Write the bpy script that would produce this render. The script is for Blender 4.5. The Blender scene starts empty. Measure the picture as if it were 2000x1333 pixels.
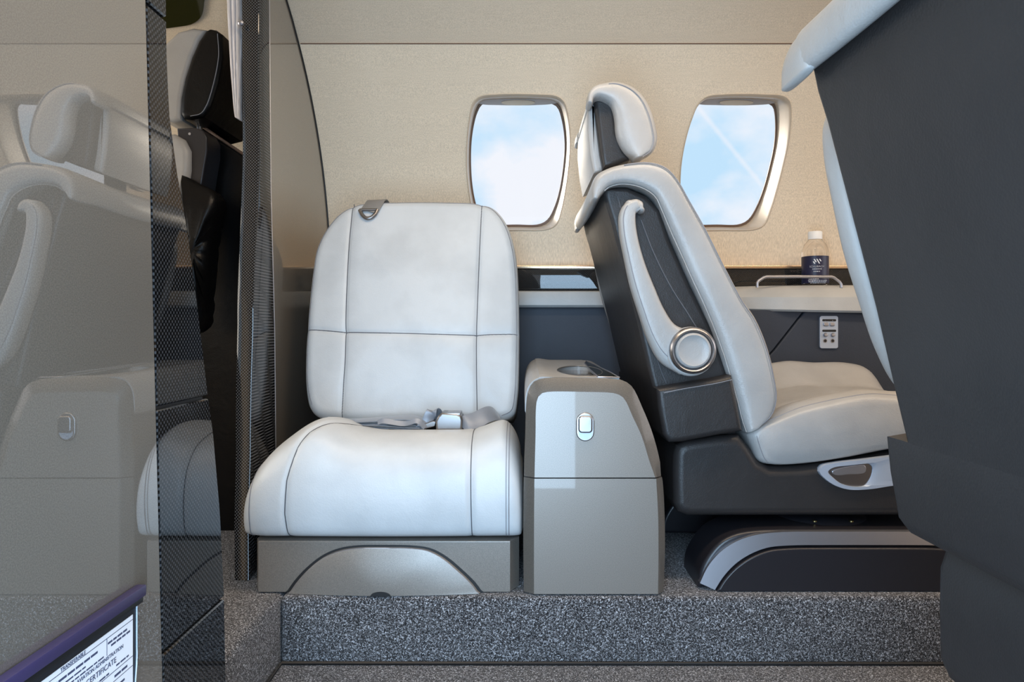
import bpy, bmesh, math, random
import numpy as np
from mathutils import Vector, Matrix
random.seed(7)
C = bpy.context.scene.collection
S = bpy.context.scene
PI = math.pi
EYE = 0.6                      # eye height above the dropped aisle floor; all shapes below are given relative to the eye
F, CX, CY = 1300.0, 1020.0, 640.0

# ------------------------------------------------------------------ camera
cam = bpy.data.cameras.new('camera'); camo = bpy.data.objects.new('camera', cam); C.objects.link(camo)
cam.sensor_width = 36; cam.lens = 36 * F / 2000
cam.shift_x = (1000 - CX) / 2000; cam.shift_y = (CY - 666.5) / 2000
cam.clip_start = 0.02
camo.location = (0, 0, EYE); camo.rotation_euler = (PI / 2, 0, 0)
S.camera = camo
S.view_settings.view_transform = 'Standard'; S.view_settings.look = 'None'
S.view_settings.gamma = 1; S.view_settings.exposure = 0.0; S.view_settings.use_curve_mapping = False
S.cycles.use_denoising = True
S.cycles.max_bounces = 8; S.cycles.transparent_max_bounces = 8
S.cycles.sample_clamp_indirect = 4

# ------------------------------------------------------------------ world
W = bpy.data.worlds.new('sky'); S.world = W; W.use_nodes = True
nt = W.node_tree; nt.nodes.clear(); N = nt.nodes.new; Lk = nt.links.new
out = N('ShaderNodeOutputWorld'); bg = N('ShaderNodeBackground'); tc = N('ShaderNodeTexCoord')
noi = N('ShaderNodeTexNoise'); noi.inputs['Scale'].default_value = 5.0; noi.inputs['Detail'].default_value = 6
noi.inputs['Roughness'].default_value = 0.5
mp = N('ShaderNodeMapping'); mp.inputs['Location'].default_value = (0.35, 0.1, 0.62); mp.inputs['Scale'].default_value = (1, 1, 1.5)
rp = N('ShaderNodeValToRGB'); rp.color_ramp.elements[0].position = 0.42; rp.color_ramp.elements[0].color = (0.55, 0.79, 1.0, 1)
rp.color_ramp.elements[1].position = 0.58; rp.color_ramp.elements[1].color = (0.90, 0.93, 1.0, 1)
Lk(tc.outputs['Generated'], mp.inputs['Vector']); Lk(mp.outputs[0], noi.inputs['Vector']); Lk(noi.outputs['Fac'], rp.inputs['Fac'])
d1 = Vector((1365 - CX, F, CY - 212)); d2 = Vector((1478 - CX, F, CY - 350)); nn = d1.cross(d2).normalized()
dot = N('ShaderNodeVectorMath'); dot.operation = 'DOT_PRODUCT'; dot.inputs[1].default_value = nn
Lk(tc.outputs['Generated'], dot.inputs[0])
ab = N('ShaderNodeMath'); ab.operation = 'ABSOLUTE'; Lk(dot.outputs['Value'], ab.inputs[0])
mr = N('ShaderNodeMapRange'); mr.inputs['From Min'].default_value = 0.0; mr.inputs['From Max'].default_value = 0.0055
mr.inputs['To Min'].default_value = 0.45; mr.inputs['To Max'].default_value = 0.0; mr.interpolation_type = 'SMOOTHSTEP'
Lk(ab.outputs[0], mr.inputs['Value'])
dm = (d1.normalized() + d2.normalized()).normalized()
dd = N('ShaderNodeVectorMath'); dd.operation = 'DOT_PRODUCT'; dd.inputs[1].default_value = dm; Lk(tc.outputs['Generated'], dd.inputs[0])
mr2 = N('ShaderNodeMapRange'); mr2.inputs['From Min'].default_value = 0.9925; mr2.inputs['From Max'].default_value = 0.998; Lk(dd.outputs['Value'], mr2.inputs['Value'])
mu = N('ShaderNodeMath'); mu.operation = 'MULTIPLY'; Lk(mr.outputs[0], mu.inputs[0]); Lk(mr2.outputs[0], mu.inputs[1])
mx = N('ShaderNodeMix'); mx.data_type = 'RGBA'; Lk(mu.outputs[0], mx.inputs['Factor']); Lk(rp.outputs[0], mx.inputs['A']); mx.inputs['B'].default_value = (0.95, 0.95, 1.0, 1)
Lk(mx.outputs['Result'], bg.inputs['Color']); bg.inputs['Strength'].default_value = 1.0
Lk(bg.outputs[0], out.inputs['Surface'])

# ------------------------------------------------------------------ lamps
def area(name, loc, rot, sx, sy, power, col, spread=PI):
    l = bpy.data.lights.new(name, 'AREA'); l.shape = 'RECTANGLE'; l.size = sx; l.size_y = sy; l.energy = power; l.color = col; l.spread = spread
    o = bpy.data.objects.new(name, l); C.objects.link(o); o.location = (loc[0], loc[1], loc[2] + EYE); o.rotation_euler = rot
    return o
# daylight entering by the open entrance door behind the camera
area('door_daylight', (-0.06, -0.14, -0.03), (PI / 2 , 0, 0), 0.52, 1.38, 26, (0.50, 0.74, 1.0))
# warm cabin lights in the headliner
area('headliner_light', (0.55, 0.92, 0.86), (0, 0, 0), 1.9, 0.12, 14.0, (1.0, 0.78, 0.55))
area('cockpit_daylight', (-1.62, 1.1, 0.35), (0, -PI / 2, 0), 0.5, 0.9, 7, (1.0, 0.90, 0.76))
# light coming in by the far windows further along the cabin
area('aft_daylight', (2.1, 0.92, 0.3), (0, PI / 2, 0), 0.7, 1.2, 7, (0.95, 0.95, 1.0))
sun = bpy.data.lights.new('sun', 'SUN'); sun.energy = 3.0; sun.angle = 0.2; sun.color = (1.0, 0.88, 0.72)
so = bpy.data.objects.new('sun', sun); C.objects.link(so)
so.rotation_euler = Vector((0.5, -0.8, -0.25)).to_track_quat('-Z', 'Y').to_euler()

# ------------------------------------------------------------------ materials
def mat(name, col, rough=0.5, metal=0.0, coat=0.0, coat_r=0.03, bump=None, var=None, trans=0.0, ior=1.5, emit=None, spec=0.5, sheen=0.0):
    """bump=(scale, strength, distance); var=(scale, col2, lo, hi)"""
    m = bpy.data.materials.new(name); m.use_nodes = True; t = m.node_tree; b = t.nodes['Principled BSDF']
    b.inputs['Base Color'].default_value = (*col, 1); b.inputs['Roughness'].default_value = rough; b.inputs['Metallic'].default_value = metal
    b.inputs['Coat Weight'].default_value = coat; b.inputs['Coat Roughness'].default_value = coat_r
    b.inputs['Transmission Weight'].default_value = trans; b.inputs['IOR'].default_value = ior
    b.inputs['Specular IOR Level'].default_value = spec
    b.inputs['Sheen Weight'].default_value = sheen
    c = t.nodes.new('ShaderNodeTexCoord')
    if var:
        n = t.nodes.new('ShaderNodeTexNoise'); n.inputs['Scale'].default_value = var[0]; n.inputs['Detail'].default_value = 4
        r = t.nodes.new('ShaderNodeValToRGB'); r.color_ramp.elements[0].position = var[2]; r.color_ramp.elements[1].position = var[3]
        r.color_ramp.elements[0].color = (*col, 1); r.color_ramp.elements[1].color = (*var[1], 1)
        t.links.new(c.outputs['Object'], n.inputs['Vector']); t.links.new(n.outputs['Fac'], r.inputs['Fac']); t.links.new(r.outputs[0], b.inputs['Base Color'])
    if bump:
        n = t.nodes.new('ShaderNodeTexNoise'); n.inputs['Scale'].default_value = bump[0]; n.inputs['Detail'].default_value = 3
        bp = t.nodes.new('ShaderNodeBump'); bp.inputs['Strength'].default_value = bump[1]; bp.inputs['Distance'].default_value = bump[2]
        t.links.new(c.outputs['Object'], n.inputs['Vector']); t.links.new(n.outputs['Fac'], bp.inputs['Height']); t.links.new(bp.outputs[0], b.inputs['Normal'])
    return m
def leather(name, col, rough, wr=0.35, col2=None, spec=0.5):
    m = mat(name, col, rough, spec=spec); t = m.node_tree; b = t.nodes['Principled BSDF']; c = t.nodes.new('ShaderNodeTexCoord')
    v = t.nodes.new('ShaderNodeTexVoronoi'); v.inputs['Scale'].default_value = 420; v.feature = 'F1'
    n = t.nodes.new('ShaderNodeTexNoise'); n.inputs['Scale'].default_value = 22; n.inputs['Detail'].default_value = 5; n.inputs['Distortion'].default_value = 0.6
    t.links.new(c.outputs['Object'], v.inputs['Vector']); t.links.new(c.outputs['Object'], n.inputs['Vector'])
    b1 = t.nodes.new('ShaderNodeBump'); b1.inputs['Strength'].default_value = 0.25; b1.inputs['Distance'].default_value = 0.0006
    b2 = t.nodes.new('ShaderNodeBump'); b2.inputs['Strength'].default_value = wr; b2.inputs['Distance'].default_value = 0.006
    t.links.new(v.outputs['Distance'], b1.inputs['Height']); t.links.new(n.outputs['Fac'], b2.inputs['Height'])
    t.links.new(b2.outputs[0], b1.inputs['Normal']); t.links.new(b1.outputs[0], b.inputs['Normal'])
    n2 = t.nodes.new('ShaderNodeTexNoise'); n2.inputs['Scale'].default_value = 9; n2.inputs['Detail'].default_value = 6
    r = t.nodes.new('ShaderNodeValToRGB'); k = col2 or tuple(x * 0.88 for x in col)
    r.color_ramp.elements[0].position = 0.35; r.color_ramp.elements[0].color = (*k, 1); r.color_ramp.elements[1].position = 0.6; r.color_ramp.elements[1].color = (*col, 1)
    t.links.new(c.outputs['Object'], n2.inputs['Vector']); t.links.new(n2.outputs['Fac'], r.inputs['Fac']); t.links.new(r.outputs[0], b.inputs['Base Color'])
    return m
def m_fabric(name, col):
    m = mat(name, col, 0.85, spec=0.2, sheen=0.1); t = m.node_tree; b = t.nodes['Principled BSDF']; c = t.nodes.new('ShaderNodeTexCoord')
    fs = []
    for sc in ((640, 640, 16), (20, 60, 560)):
        mpn = t.nodes.new('ShaderNodeMapping'); mpn.inputs['Scale'].default_value = sc
        n = t.nodes.new('ShaderNodeTexNoise'); n.inputs['Scale'].default_value = 1; n.inputs['Detail'].default_value = 2
        t.links.new(c.outputs['Object'], mpn.inputs['Vector']); t.links.new(mpn.outputs[0], n.inputs['Vector']); fs.append(n)
    a = t.nodes.new('ShaderNodeMix'); a.data_type = 'FLOAT'; a.inputs['Factor'].default_value = 0.16
    t.links.new(fs[0].outputs['Fac'], a.inputs['A']); t.links.new(fs[1].outputs['Fac'], a.inputs['B'])
    r = t.nodes.new('ShaderNodeValToRGB'); r.color_ramp.elements[0].position = 0.32; r.color_ramp.elements[1].position = 0.68
    r.color_ramp.elements[0].color = (*(x * 0.80 for x in col), 1); r.color_ramp.elements[1].color = (*(min(1, x * 1.12) for x in col), 1)
    t.links.new(a.outputs['Result'], r.inputs['Fac']); t.links.new(r.outputs[0], b.inputs['Base Color'])
    bp = t.nodes.new('ShaderNodeBump'); bp.inputs['Strength'].default_value = 0.3; bp.inputs['Distance'].default_value = 0.0008
    t.links.new(a.outputs['Result'], bp.inputs['Height']); t.links.new(bp.outputs[0], b.inputs['Normal'])
    return m
def m_carbon(name, axes, k=1050.0, lo=0.0015, hi=0.045):
    m = mat(name, (0.03, 0.03, 0.03), 0.6, 0.0, spec=0.0, coat=1.0, coat_r=0.02); t = m.node_tree; b = t.nodes['Principled BSDF']; c = t.nodes.new('ShaderNodeTexCoord')
    sp = t.nodes.new('ShaderNodeSeparateXYZ'); t.links.new(c.outputs['Object'], sp.inputs[0])
    s = []
    for ax in axes:
        q = t.nodes.new('ShaderNodeMath'); q.operation = 'MULTIPLY'; q.inputs[1].default_value = k; t.links.new(sp.outputs[ax], q.inputs[0])
        w = t.nodes.new('ShaderNodeMath'); w.operation = 'SINE'; t.links.new(q.outputs[0], w.inputs[0]); s.append(w)
    p = t.nodes.new('ShaderNodeMath'); p.operation = 'MULTIPLY'; t.links.new(s[0].outputs[0], p.inputs[0]); t.links.new(s[1].outputs[0], p.inputs[1])
    r = t.nodes.new('ShaderNodeMapRange'); r.inputs['From Min'].default_value = -0.25; r.inputs['From Max'].default_value = 0.6
    t.links.new(p.outputs[0], r.inputs['Value'])
    x = t.nodes.new('ShaderNodeMix'); x.data_type = 'RGBA'; x.inputs['A'].default_value = (lo, lo, lo, 1); x.inputs['B'].default_value = (hi, hi, hi * 1.05, 1)
    t.links.new(r.outputs[0], x.inputs['Factor']); t.links.new(x.outputs['Result'], b.inputs['Base Color'])
    return m
def m_carpet():
    m = mat('carpet', (0.05, 0.05, 0.06), 0.95, spec=0.1, sheen=0.2); t = m.node_tree; b = t.nodes['Principled BSDF']; c = t.nodes.new('ShaderNodeTexCoord')
    mpn = t.nodes.new('ShaderNodeMapping'); mpn.inputs['Scale'].default_value = (1, 1, 1); mpn.inputs['Rotation'].default_value = (0.5, 0.3, 0.6)
    n = t.nodes.new('ShaderNodeTexNoise'); n.inputs['Scale'].default_value = 430; n.inputs['Detail'].default_value = 2.0; n.inputs['Distortion'].default_value = 1.2
    t.links.new(c.outputs['Object'], mpn.inputs['Vector']); t.links.new(mpn.outputs[0], n.inputs['Vector'])
    r = t.nodes.new('ShaderNodeValToRGB'); e = r.color_ramp.elements
    e[0].position = 0.44; e[0].color = (0.014, 0.013, 0.015, 1); e[1].position = 0.66; e[1].color = (0.62, 0.62, 0.66, 1)
    q = e.new(0.53); q.color = (0.075, 0.070, 0.072, 1)
    t.links.new(n.outputs['Fac'], r.inputs['Fac']); t.links.new(r.outputs[0], b.inputs['Base Color'])
    bp = t.nodes.new('ShaderNodeBump'); bp.inputs['Strength'].default_value = 0.9; bp.inputs['Distance'].default_value = 0.004
    t.links.new(n.outputs['Fac'], bp.inputs['Height']); t.links.new(bp.outputs[0], b.inputs['Normal'])
    return m
def m_taupe(name, col, coat_r=0.03, metal=0.45, cior=1.5):
    m = mat(name, col, 0.38, metal, coat=1.0, coat_r=coat_r); t = m.node_tree; b = t.nodes['Principled BSDF']; b.inputs['Coat IOR'].default_value = cior; c = t.nodes.new('ShaderNodeTexCoord')
    n = t.nodes.new('ShaderNodeTexNoise'); n.inputs['Scale'].default_value = 900; n.inputs['Detail'].default_value = 1
    r = t.nodes.new('ShaderNodeValToRGB'); r.color_ramp.elements[0].position = 0.35; r.color_ramp.elements[1].position = 0.68
    r.color_ramp.elements[0].color = (*(x * 0.85 for x in col), 1); r.color_ramp.elements[1].color = (*(min(1, x * 1.2) for x in col), 1)
    t.links.new(c.outputs['Object'], n.inputs['Vector']); t.links.new(n.outputs['Fac'], r.inputs['Fac']); t.links.new(r.outputs[0], b.inputs['Base Color'])
    return m
def m_pane():
    m = bpy.data.materials.new('window_glass'); m.use_nodes = True; t = m.node_tree; t.nodes.clear()
    o = t.nodes.new('ShaderNodeOutputMaterial'); tr = t.nodes.new('ShaderNodeBsdfTransparent'); g = t.nodes.new('ShaderNodeBsdfGlossy'); g.inputs['Roughness'].default_value = 0.02
    f = t.nodes.new('ShaderNodeFresnel'); f.inputs['IOR'].default_value = 1.3; x = t.nodes.new('ShaderNodeMixShader')
    t.links.new(f.outputs[0], x.inputs[0]); t.links.new(tr.outputs[0], x.inputs[1]); t.links.new(g.outputs[0], x.inputs[2]); t.links.new(x.outputs[0], o.inputs['Surface'])
    return m
M = dict(
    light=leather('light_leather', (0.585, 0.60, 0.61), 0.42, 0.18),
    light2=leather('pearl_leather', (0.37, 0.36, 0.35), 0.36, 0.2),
    ledge=leather('ledge_leather', (0.50, 0.50, 0.49), 0.4, 0.15),
    dark=leather('charcoal_leather', (0.026, 0.0235, 0.0235), 0.42, 0.16, spec=0.38),
    navy=leather('slate_leather', (0.040, 0.048, 0.066), 0.5, 0.1, spec=0.3),
    black=leather('black_leather', (0.003, 0.003, 0.0035), 0.36, 0.3, spec=0.25),
    seam=mat('seam_thread', (0.10, 0.10, 0.11), 0.8),
    dseam=mat('grey_thread', (0.22, 0.22, 0.24), 0.7),
    lseam=mat('pale_thread', (0.46, 0.45, 0.44), 0.7),
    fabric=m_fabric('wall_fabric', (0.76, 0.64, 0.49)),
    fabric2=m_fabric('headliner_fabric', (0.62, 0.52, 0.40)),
    taupe=m_taupe('taupe_gloss', (0.19, 0.165, 0.135), 0.01, 0.3, 2.7),
    taupe_s=m_taupe('taupe_satin', (0.22, 0.195, 0.17), 0.25, 0.3, 1.35),
    taupe_c=m_taupe('taupe_console', (0.25, 0.222, 0.195), 0.03, 0.3, 1.35),
    taupe_d=m_taupe('taupe_console_dark', (0.12, 0.105, 0.09), 0.08, 0.2, 1.3),
    carb_yz=m_carbon('carbon_weave_side', ('Y', 'Z')),
    carb_xz=m_carbon('carbon_weave_front', ('X', 'Z'), 1000, 0.001, 0.09),
    carb_w=m_carbon('carbon_weave_wall', ('X', 'Z'), 1250, 0.004, 0.045),
    carpet=m_carpet(),
    gold=mat('champagne_trim', (0.70, 0.52, 0.36), 0.25, 0.9),
    chrome=mat('satin_chrome', (0.36, 0.35, 0.36), 0.32, 1.0, bump=(300, 0.02, 0.0005)),
    silver=mat('brushed_silver', (0.46, 0.46, 0.50), 0.36, 0.9),
    buckle=mat('buckle_steel', (0.26, 0.25, 0.25), 0.36, 1.0),
    rubber=mat('black_rubber', (0.008, 0.008, 0.009), 0.5),
    plastic=mat('dark_plastic', (0.018, 0.017, 0.021), 0.32, bump=(500, 0.1, 0.0005)),
    frame=mat('ivory_plastic', (0.60, 0.50, 0.385), 0.4, coat=0.3),
    shade=mat('window_shade_grey', (0.42, 0.38, 0.36), 0.4),
    web=mat('belt_webbing', (0.25, 0.27, 0.31), 0.4, 0.2, bump=(700, 0.3, 0.0006), sheen=0.3),
    webd=mat('strap_webbing', (0.22, 0.205, 0.19), 0.5, bump=(700, 0.3, 0.0006)),
    white=mat('white_plastic', (0.85, 0.85, 0.84), 0.35),
    paper=mat('white_paper', (0.80, 0.81, 0.86), 0.7),
    ink=mat('printed_ink', (0.05, 0.06, 0.12), 0.7),
    label=mat('navy_label', (0.010, 0.012, 0.045), 0.4),
    lprint=mat('label_print', (0.75, 0.77, 0.82), 0.5),
    purple=mat('violet_edge', (0.038, 0.028, 0.085), 0.4),
    plate=mat('control_plate', (0.46, 0.52, 0.62), 0.4, 0.4),
    cloth=mat('white_cloth', (0.75, 0.72, 0.72), 0.8, bump=(60, 0.4, 0.004)),
    cream=mat('cream_lining', (0.72, 0.60, 0.44), 0.6),
    olive=mat('dark_cockpit_glass', (0.020, 0.020, 0.004), 0.08),
    brown=mat('brown_edge', (0.16, 0.10, 0.07), 0.4),
    brass=mat('brass_screw', (0.6, 0.45, 0.2), 0.3, 1.0),
    apron=mat('apron_concrete', (0.45, 0.44, 0.42), 0.9),
    pet=mat('clear_plastic', (0.95, 0.95, 0.95), 0.03, trans=1.0, ior=1.15),
    pouch=mat('dark_pouch', (0.015, 0.016, 0.02), 0.45),
    glassp=m_pane(),
)

# ------------------------------------------------------------------ helpers
def X_(u, Y): return (u - CX) / F * Y
def Z_(v, Y): return (CY - v) / F * Y
def px(Y, pts): return [(X_(u, Y), Z_(v, Y)) for u, v in pts]
RW, YC, ZC = 0.80, 1.127, 0.10
def Yw(z, dr=0.0): return YC + math.sqrt(max(1e-6, (RW + dr) ** 2 - (z - ZC) ** 2))
def hit(u, v, dr=0.0):
    k = (CY - v) / F; a = 1 + k * k; b = -2 * (YC + k * ZC); c = YC * YC + ZC * ZC - (RW + dr) ** 2
    y = (-b + math.sqrt(b * b - 4 * a * c)) / (2 * a)
    return (X_(u, y), y, k * y)
def resample(pts, n, closed=False):
    P = [np.array(p, float) for p in pts]
    if closed: Q = [P[-1]] + P + [P[0], P[1]]
    else: Q = [2 * P[0] - P[1]] + P + [2 * P[-1] - P[-2]]
    outp = []
    for i in range(1, len(Q) - 2):
        a, b, c, d = Q[i - 1], Q[i], Q[i + 1], Q[i + 2]
        t0 = 0; t1 = max(np.linalg.norm(b - a), 1e-6) ** .5; t2 = t1 + max(np.linalg.norm(c - b), 1e-6) ** .5; t3 = t2 + max(np.linalg.norm(d - c), 1e-6) ** .5
        for s in range(12):
            t = t1 + (t2 - t1) * s / 12
            A1 = (t1 - t) / (t1 - t0) * a + (t - t0) / (t1 - t0) * b; A2 = (t2 - t) / (t2 - t1) * b + (t - t1) / (t2 - t1) * c; A3 = (t3 - t) / (t3 - t2) * c + (t - t2) / (t3 - t2) * d
            B1 = (t2 - t) / (t2 - t0) * A1 + (t - t0) / (t2 - t0) * A2; B2 = (t3 - t) / (t3 - t1) * A2 + (t - t1) / (t3 - t1) * A3
            outp.append((t2 - t) / (t2 - t1) * B1 + (t - t1) / (t2 - t1) * B2)
    outp.append(P[0] if closed else P[-1])
    A = np.array(outp); L = np.r_[0, np.cumsum(np.linalg.norm(np.diff(A, axis=0), axis=1))]
    q = np.linspace(0, L[-1], n + 1)[:-1] if closed else np.linspace(0, L[-1], n)
    return np.stack([np.interp(q, L, A[:, k]) for k in range(A.shape[1])], 1)
def root_loc(p):
    while p.parent: p = p.parent
    return p.location
def link(name, me, m, parent=None, smooth=True, ang=35):
    if parent is not None: off = Vector((0, 0, EYE)) - root_loc(parent)
    else: off = Vector((0, 0, EYE))
    me.transform(Matrix.Translation(off))
    me.materials.append(m)
    if smooth:
        me.polygons.foreach_set('use_smooth', [True] * len(me.polygons)); me.set_sharp_from_angle(angle=math.radians(ang))
    me.update()
    o = bpy.data.objects.new(name, me); C.objects.link(o)
    if parent is not None: o.parent = parent
    return o
def from_bm(name, bm, m, parent=None, smooth=True, ang=35):
    bmesh.ops.recalc_face_normals(bm, faces=bm.faces[:])
    me = bpy.data.meshes.new(name); bm.to_mesh(me); bm.free(); return link(name, me, m, parent, smooth, ang)
def from_data(name, vs, fs, m, parent=None, smooth=True, ang=35):
    bm = bmesh.new(); V = [bm.verts.new(tuple(map(float, v))) for v in vs]
    for f in fs:
        try: bm.faces.new([V[i] for i in f])
        except ValueError: pass
    return from_bm(name, bm, m, parent, smooth, ang)
def thing(name, label, cat, loc, group=None):
    o = bpy.data.objects.new(name, None); C.objects.link(o); o.location = (loc[0], loc[1], loc[2] + EYE); o.empty_display_size = 0.05
    o['label'] = label; o['category'] = cat
    if group: o['group'] = group
    bpy.context.view_layer.update()
    return o
def tag(o, label, cat, group=None):
    o['label'] = label; o['category'] = cat
    if group: o['group'] = group
    return o
def struct(o): o['kind'] = 'structure'; return o
def box_bm(bm, x0, x1, y0, y1, z0, z1, bev=0.0, seg=2):
    r = bmesh.ops.create_cube(bm, size=1.0); vs = r['verts']
    for v in vs: v.co = ((x0 + x1) / 2 + v.co.x * (x1 - x0), (y0 + y1) / 2 + v.co.y * (y1 - y0), (z0 + z1) / 2 + v.co.z * (z1 - z0))
    if bev > 0:
        es = list({e for v in vs for e in v.link_edges}); bmesh.ops.bevel(bm, geom=es, offset=bev, segments=seg, affect='EDGES', profile=0.5)
def box(name, x0, x1, y0, y1, z0, z1, m, parent=None, bev=0.002, seg=2):
    bm = bmesh.new(); box_bm(bm, x0, x1, y0, y1, z0, z1, bev, seg); return from_bm(name, bm, m, parent)
def prism(name, pts, axis, d0, d1, m, parent=None, bev=0.0, seg=3, curve=0, bev_far=True, ang=35):
    """outline pts extruded along axis ('y': pts are x,z; 'x': y,z; 'z': x,y) as rounded rings: rim insets give a bevel"""
    P = resample(pts, curve, True) if curve else np.array(pts, float)
    n = len(P); area2 = 0.5 * sum(P[i][0] * P[(i + 1) % n][1] - P[(i + 1) % n][0] * P[i][1] for i in range(n))
    if area2 < 0: P = P[::-1]
    def inset(d):
        out_ = []
        for i in range(n):
            a, b, c = P[i - 1], P[i], P[(i + 1) % n]
            e1 = (b - a) / max(np.linalg.norm(b - a), 1e-9); e2 = (c - b) / max(np.linalg.norm(c - b), 1e-9)
            n1 = np.array([-e1[1], e1[0]]); n2 = np.array([-e2[1], e2[0]]); q = n1 + n2; l = max(np.linalg.norm(q), 0.3); q = q / l
            k = 1 / max(0.55, float(np.dot(q, n1))); out_.append(b + q * d * k)
        return np.array(out_)
    rings = []
    if bev > 0:
        for s in range(seg + 1):
            a = s / seg * PI / 2; rings.append((bev * (1 - math.sin(a)), d0 + math.copysign(bev * (1 - math.cos(a)), d1 - d0)))
    else: rings.append((0, d0))
    if bev > 0 and bev_far:
        for s in range(seg + 1):
            a = PI / 2 - s / seg * PI / 2; rings.append((bev * (1 - math.sin(a)), d1 - math.copysign(bev * (1 - math.cos(a)), d1 - d0)))
    else: rings.append((0, d1))
    bm = bmesh.new(); R = []
    for ins, d in rings:
        Q = inset(ins) if ins > 1e-7 else P
        R.append([bm.verts.new({'y': (p[0], d, p[1]), 'x': (d, p[0], p[1]), 'z': (p[0], p[1], d)}[axis]) for p in Q])
    for a, b in zip(R[:-1], R[1:]):
        for i in range(n): bm.faces.new((a[i], a[(i + 1) % n], b[(i + 1) % n], b[i]))
    bm.faces.new(R[0]); bm.faces.new(R[-1])
    o = from_bm(name, bm, m, parent, True, ang)
    if bev > 0:
        w = o.modifiers.new('normals', 'WEIGHTED_NORMAL'); w.keep_sharp = True; w.weight = 90
    return o
def ringplate(name, outer, inner, y0, y1, m, parent, n=64, bev=0.002):
    A = resample(outer, n, True); B = resample(inner, n, True)
    k = int(np.argmin(np.linalg.norm(B - A[0], axis=1))); B = np.roll(B, -k, 0)
    vs = []; fs = []
    cen = (A + B) / 2
    layers = [(A, y1), (A, y0 + bev), (A * .5 + (A + (B - A) * .12) * .5, y0), (B + (A - B) * .12, y0), (B, y0 + bev), (B, y1)]
    for L, y in layers: vs += [(p[0], y, p[1]) for p in L]
    for l in range(len(layers)):
        a = l * n; b = ((l + 1) % len(layers)) * n
        for i in range(n): fs.append((a + i, a + (i + 1) % n, b + (i + 1) % n, b + i))
    return from_data(name, vs, fs, m, parent)
def loft(name, rings, m, parent=None, cap=True, closed=True, ang=40):
    vs = []; fs = []; n = len(rings[0])
    for r in rings: vs += [tuple(p) for p in r]
    for a in range(len(rings) - 1):
        for i in range(n if closed else n - 1):
            fs.append((a * n + i, a * n + (i + 1) % n, (a + 1) * n + (i + 1) % n, (a + 1) * n + i))
    if cap:
        fs.append(tuple(range(n))); fs.append(tuple((len(rings) - 1) * n + i for i in range(n)))
    return from_data(name, vs, fs, m, parent, True, ang)
def tube(name, pts, r, m, parent=None, n=8, res=None, flat=1.0, up=None):
    P = np.array(pts, float)
    if res: P = resample(P, res)
    rings = []; prev = None
    for i in range(len(P)):
        t = P[min(i + 1, len(P) - 1)] - P[max(i - 1, 0)]; t = t / max(np.linalg.norm(t), 1e-9)
        if prev is None:
            ref = np.array(up if up is not None else ((0, 0, 1) if abs(t[2]) < .9 else (0, 1, 0)), float)
        else: ref = prev
        s = ref - t * np.dot(ref, t); s /= max(np.linalg.norm(s), 1e-9); prev = s; q = np.cross(t, s)
        rings.append([P[i] + (s * math.cos(a) * flat + q * math.sin(a)) * r for a in [2 * PI * k / n for k in range(n)]])
    return loft(name, rings, m, parent, ang=60)
def lathe(name, prof, center, m, parent=None, axis='z', n=40, ang=40):
    """prof: (radius, along)"""
    rings = []
    for r, h in prof:
        rg = []
        for k in range(n):
            a = 2 * PI * k / n; c, s = math.cos(a) * r, math.sin(a) * r
            rg.append({'z': (center[0] + c, center[1] + s, center[2] + h), 'y': (center[0] + c, center[1] + h, center[2] + s), 'x': (center[0] + h, center[1] + c, center[2] + s)}[axis])
        rings.append(rg)
    return loft(name, rings, m, parent, cap=True, ang=ang)
def strip(name, outer, inner, yc, thick, m, parent=None, n=70, k=28, p=2.6, lean=None):
    """a padded strip in the XZ plane between two edge lines, superellipse section, rounded ends"""
    O = resample(outer, n); I = resample(inner, n); rings = []
    def ring(o, i, sc, sh):
        c = (o + i) / 2; h = (o - i) / 2 * sc; r = []
        for q in range(k):
            a = 2 * PI * q / k; ca = math.copysign(abs(math.cos(a)) ** (2 / p), math.cos(a)); sa = math.copysign(abs(math.sin(a)) ** (2 / p), math.sin(a))
            xz = c + h * ca + sh; yy = (yc(xz[0], xz[1]) if callable(yc) else yc) + thick / 2 * sa * (sc if sc < 1 else 1)
            r.append((xz[0], yy, xz[1]))
        return r
    def tang(i, j): t = (O[i] + I[i]) / 2 - (O[j] + I[j]) / 2; return t / max(np.linalg.norm(t), 1e-9)
    e = min(thick / 2, 0.5 * np.linalg.norm(O[0] - I[0])) * 0.8
    t0 = tang(0, 1); t1 = tang(-1, -2)
    for a in (88, 65, 45, 25, 10): rings.append(ring(O[0], I[0], math.cos(math.radians(a)), t0 * e * math.sin(math.radians(a))))
    for i in range(n): rings.append(ring(O[i], I[i], 1, 0))
    for a in (10, 25, 45, 65, 88): rings.append(ring(O[-1], I[-1], math.cos(math.radians(a)), t1 * e * math.sin(math.radians(a))))
    return loft(name, rings, m, parent, ang=75)
def dist_poly(Q, P, closed):
    P = np.asarray(P); A = P; B = np.roll(P, -1, 0)
    if not closed: A = P[:-1]; B = P[1:]
    best = np.full(len(Q), 1e9)
    for a, b in zip(A, B):
        ab_ = b - a; t = np.clip(((Q - a) @ ab_) / max(ab_ @ ab_, 1e-12), 0, 1); d = np.linalg.norm(Q - (a + t[:, None] * ab_), axis=1); best = np.minimum(best, d)
    return best
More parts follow.
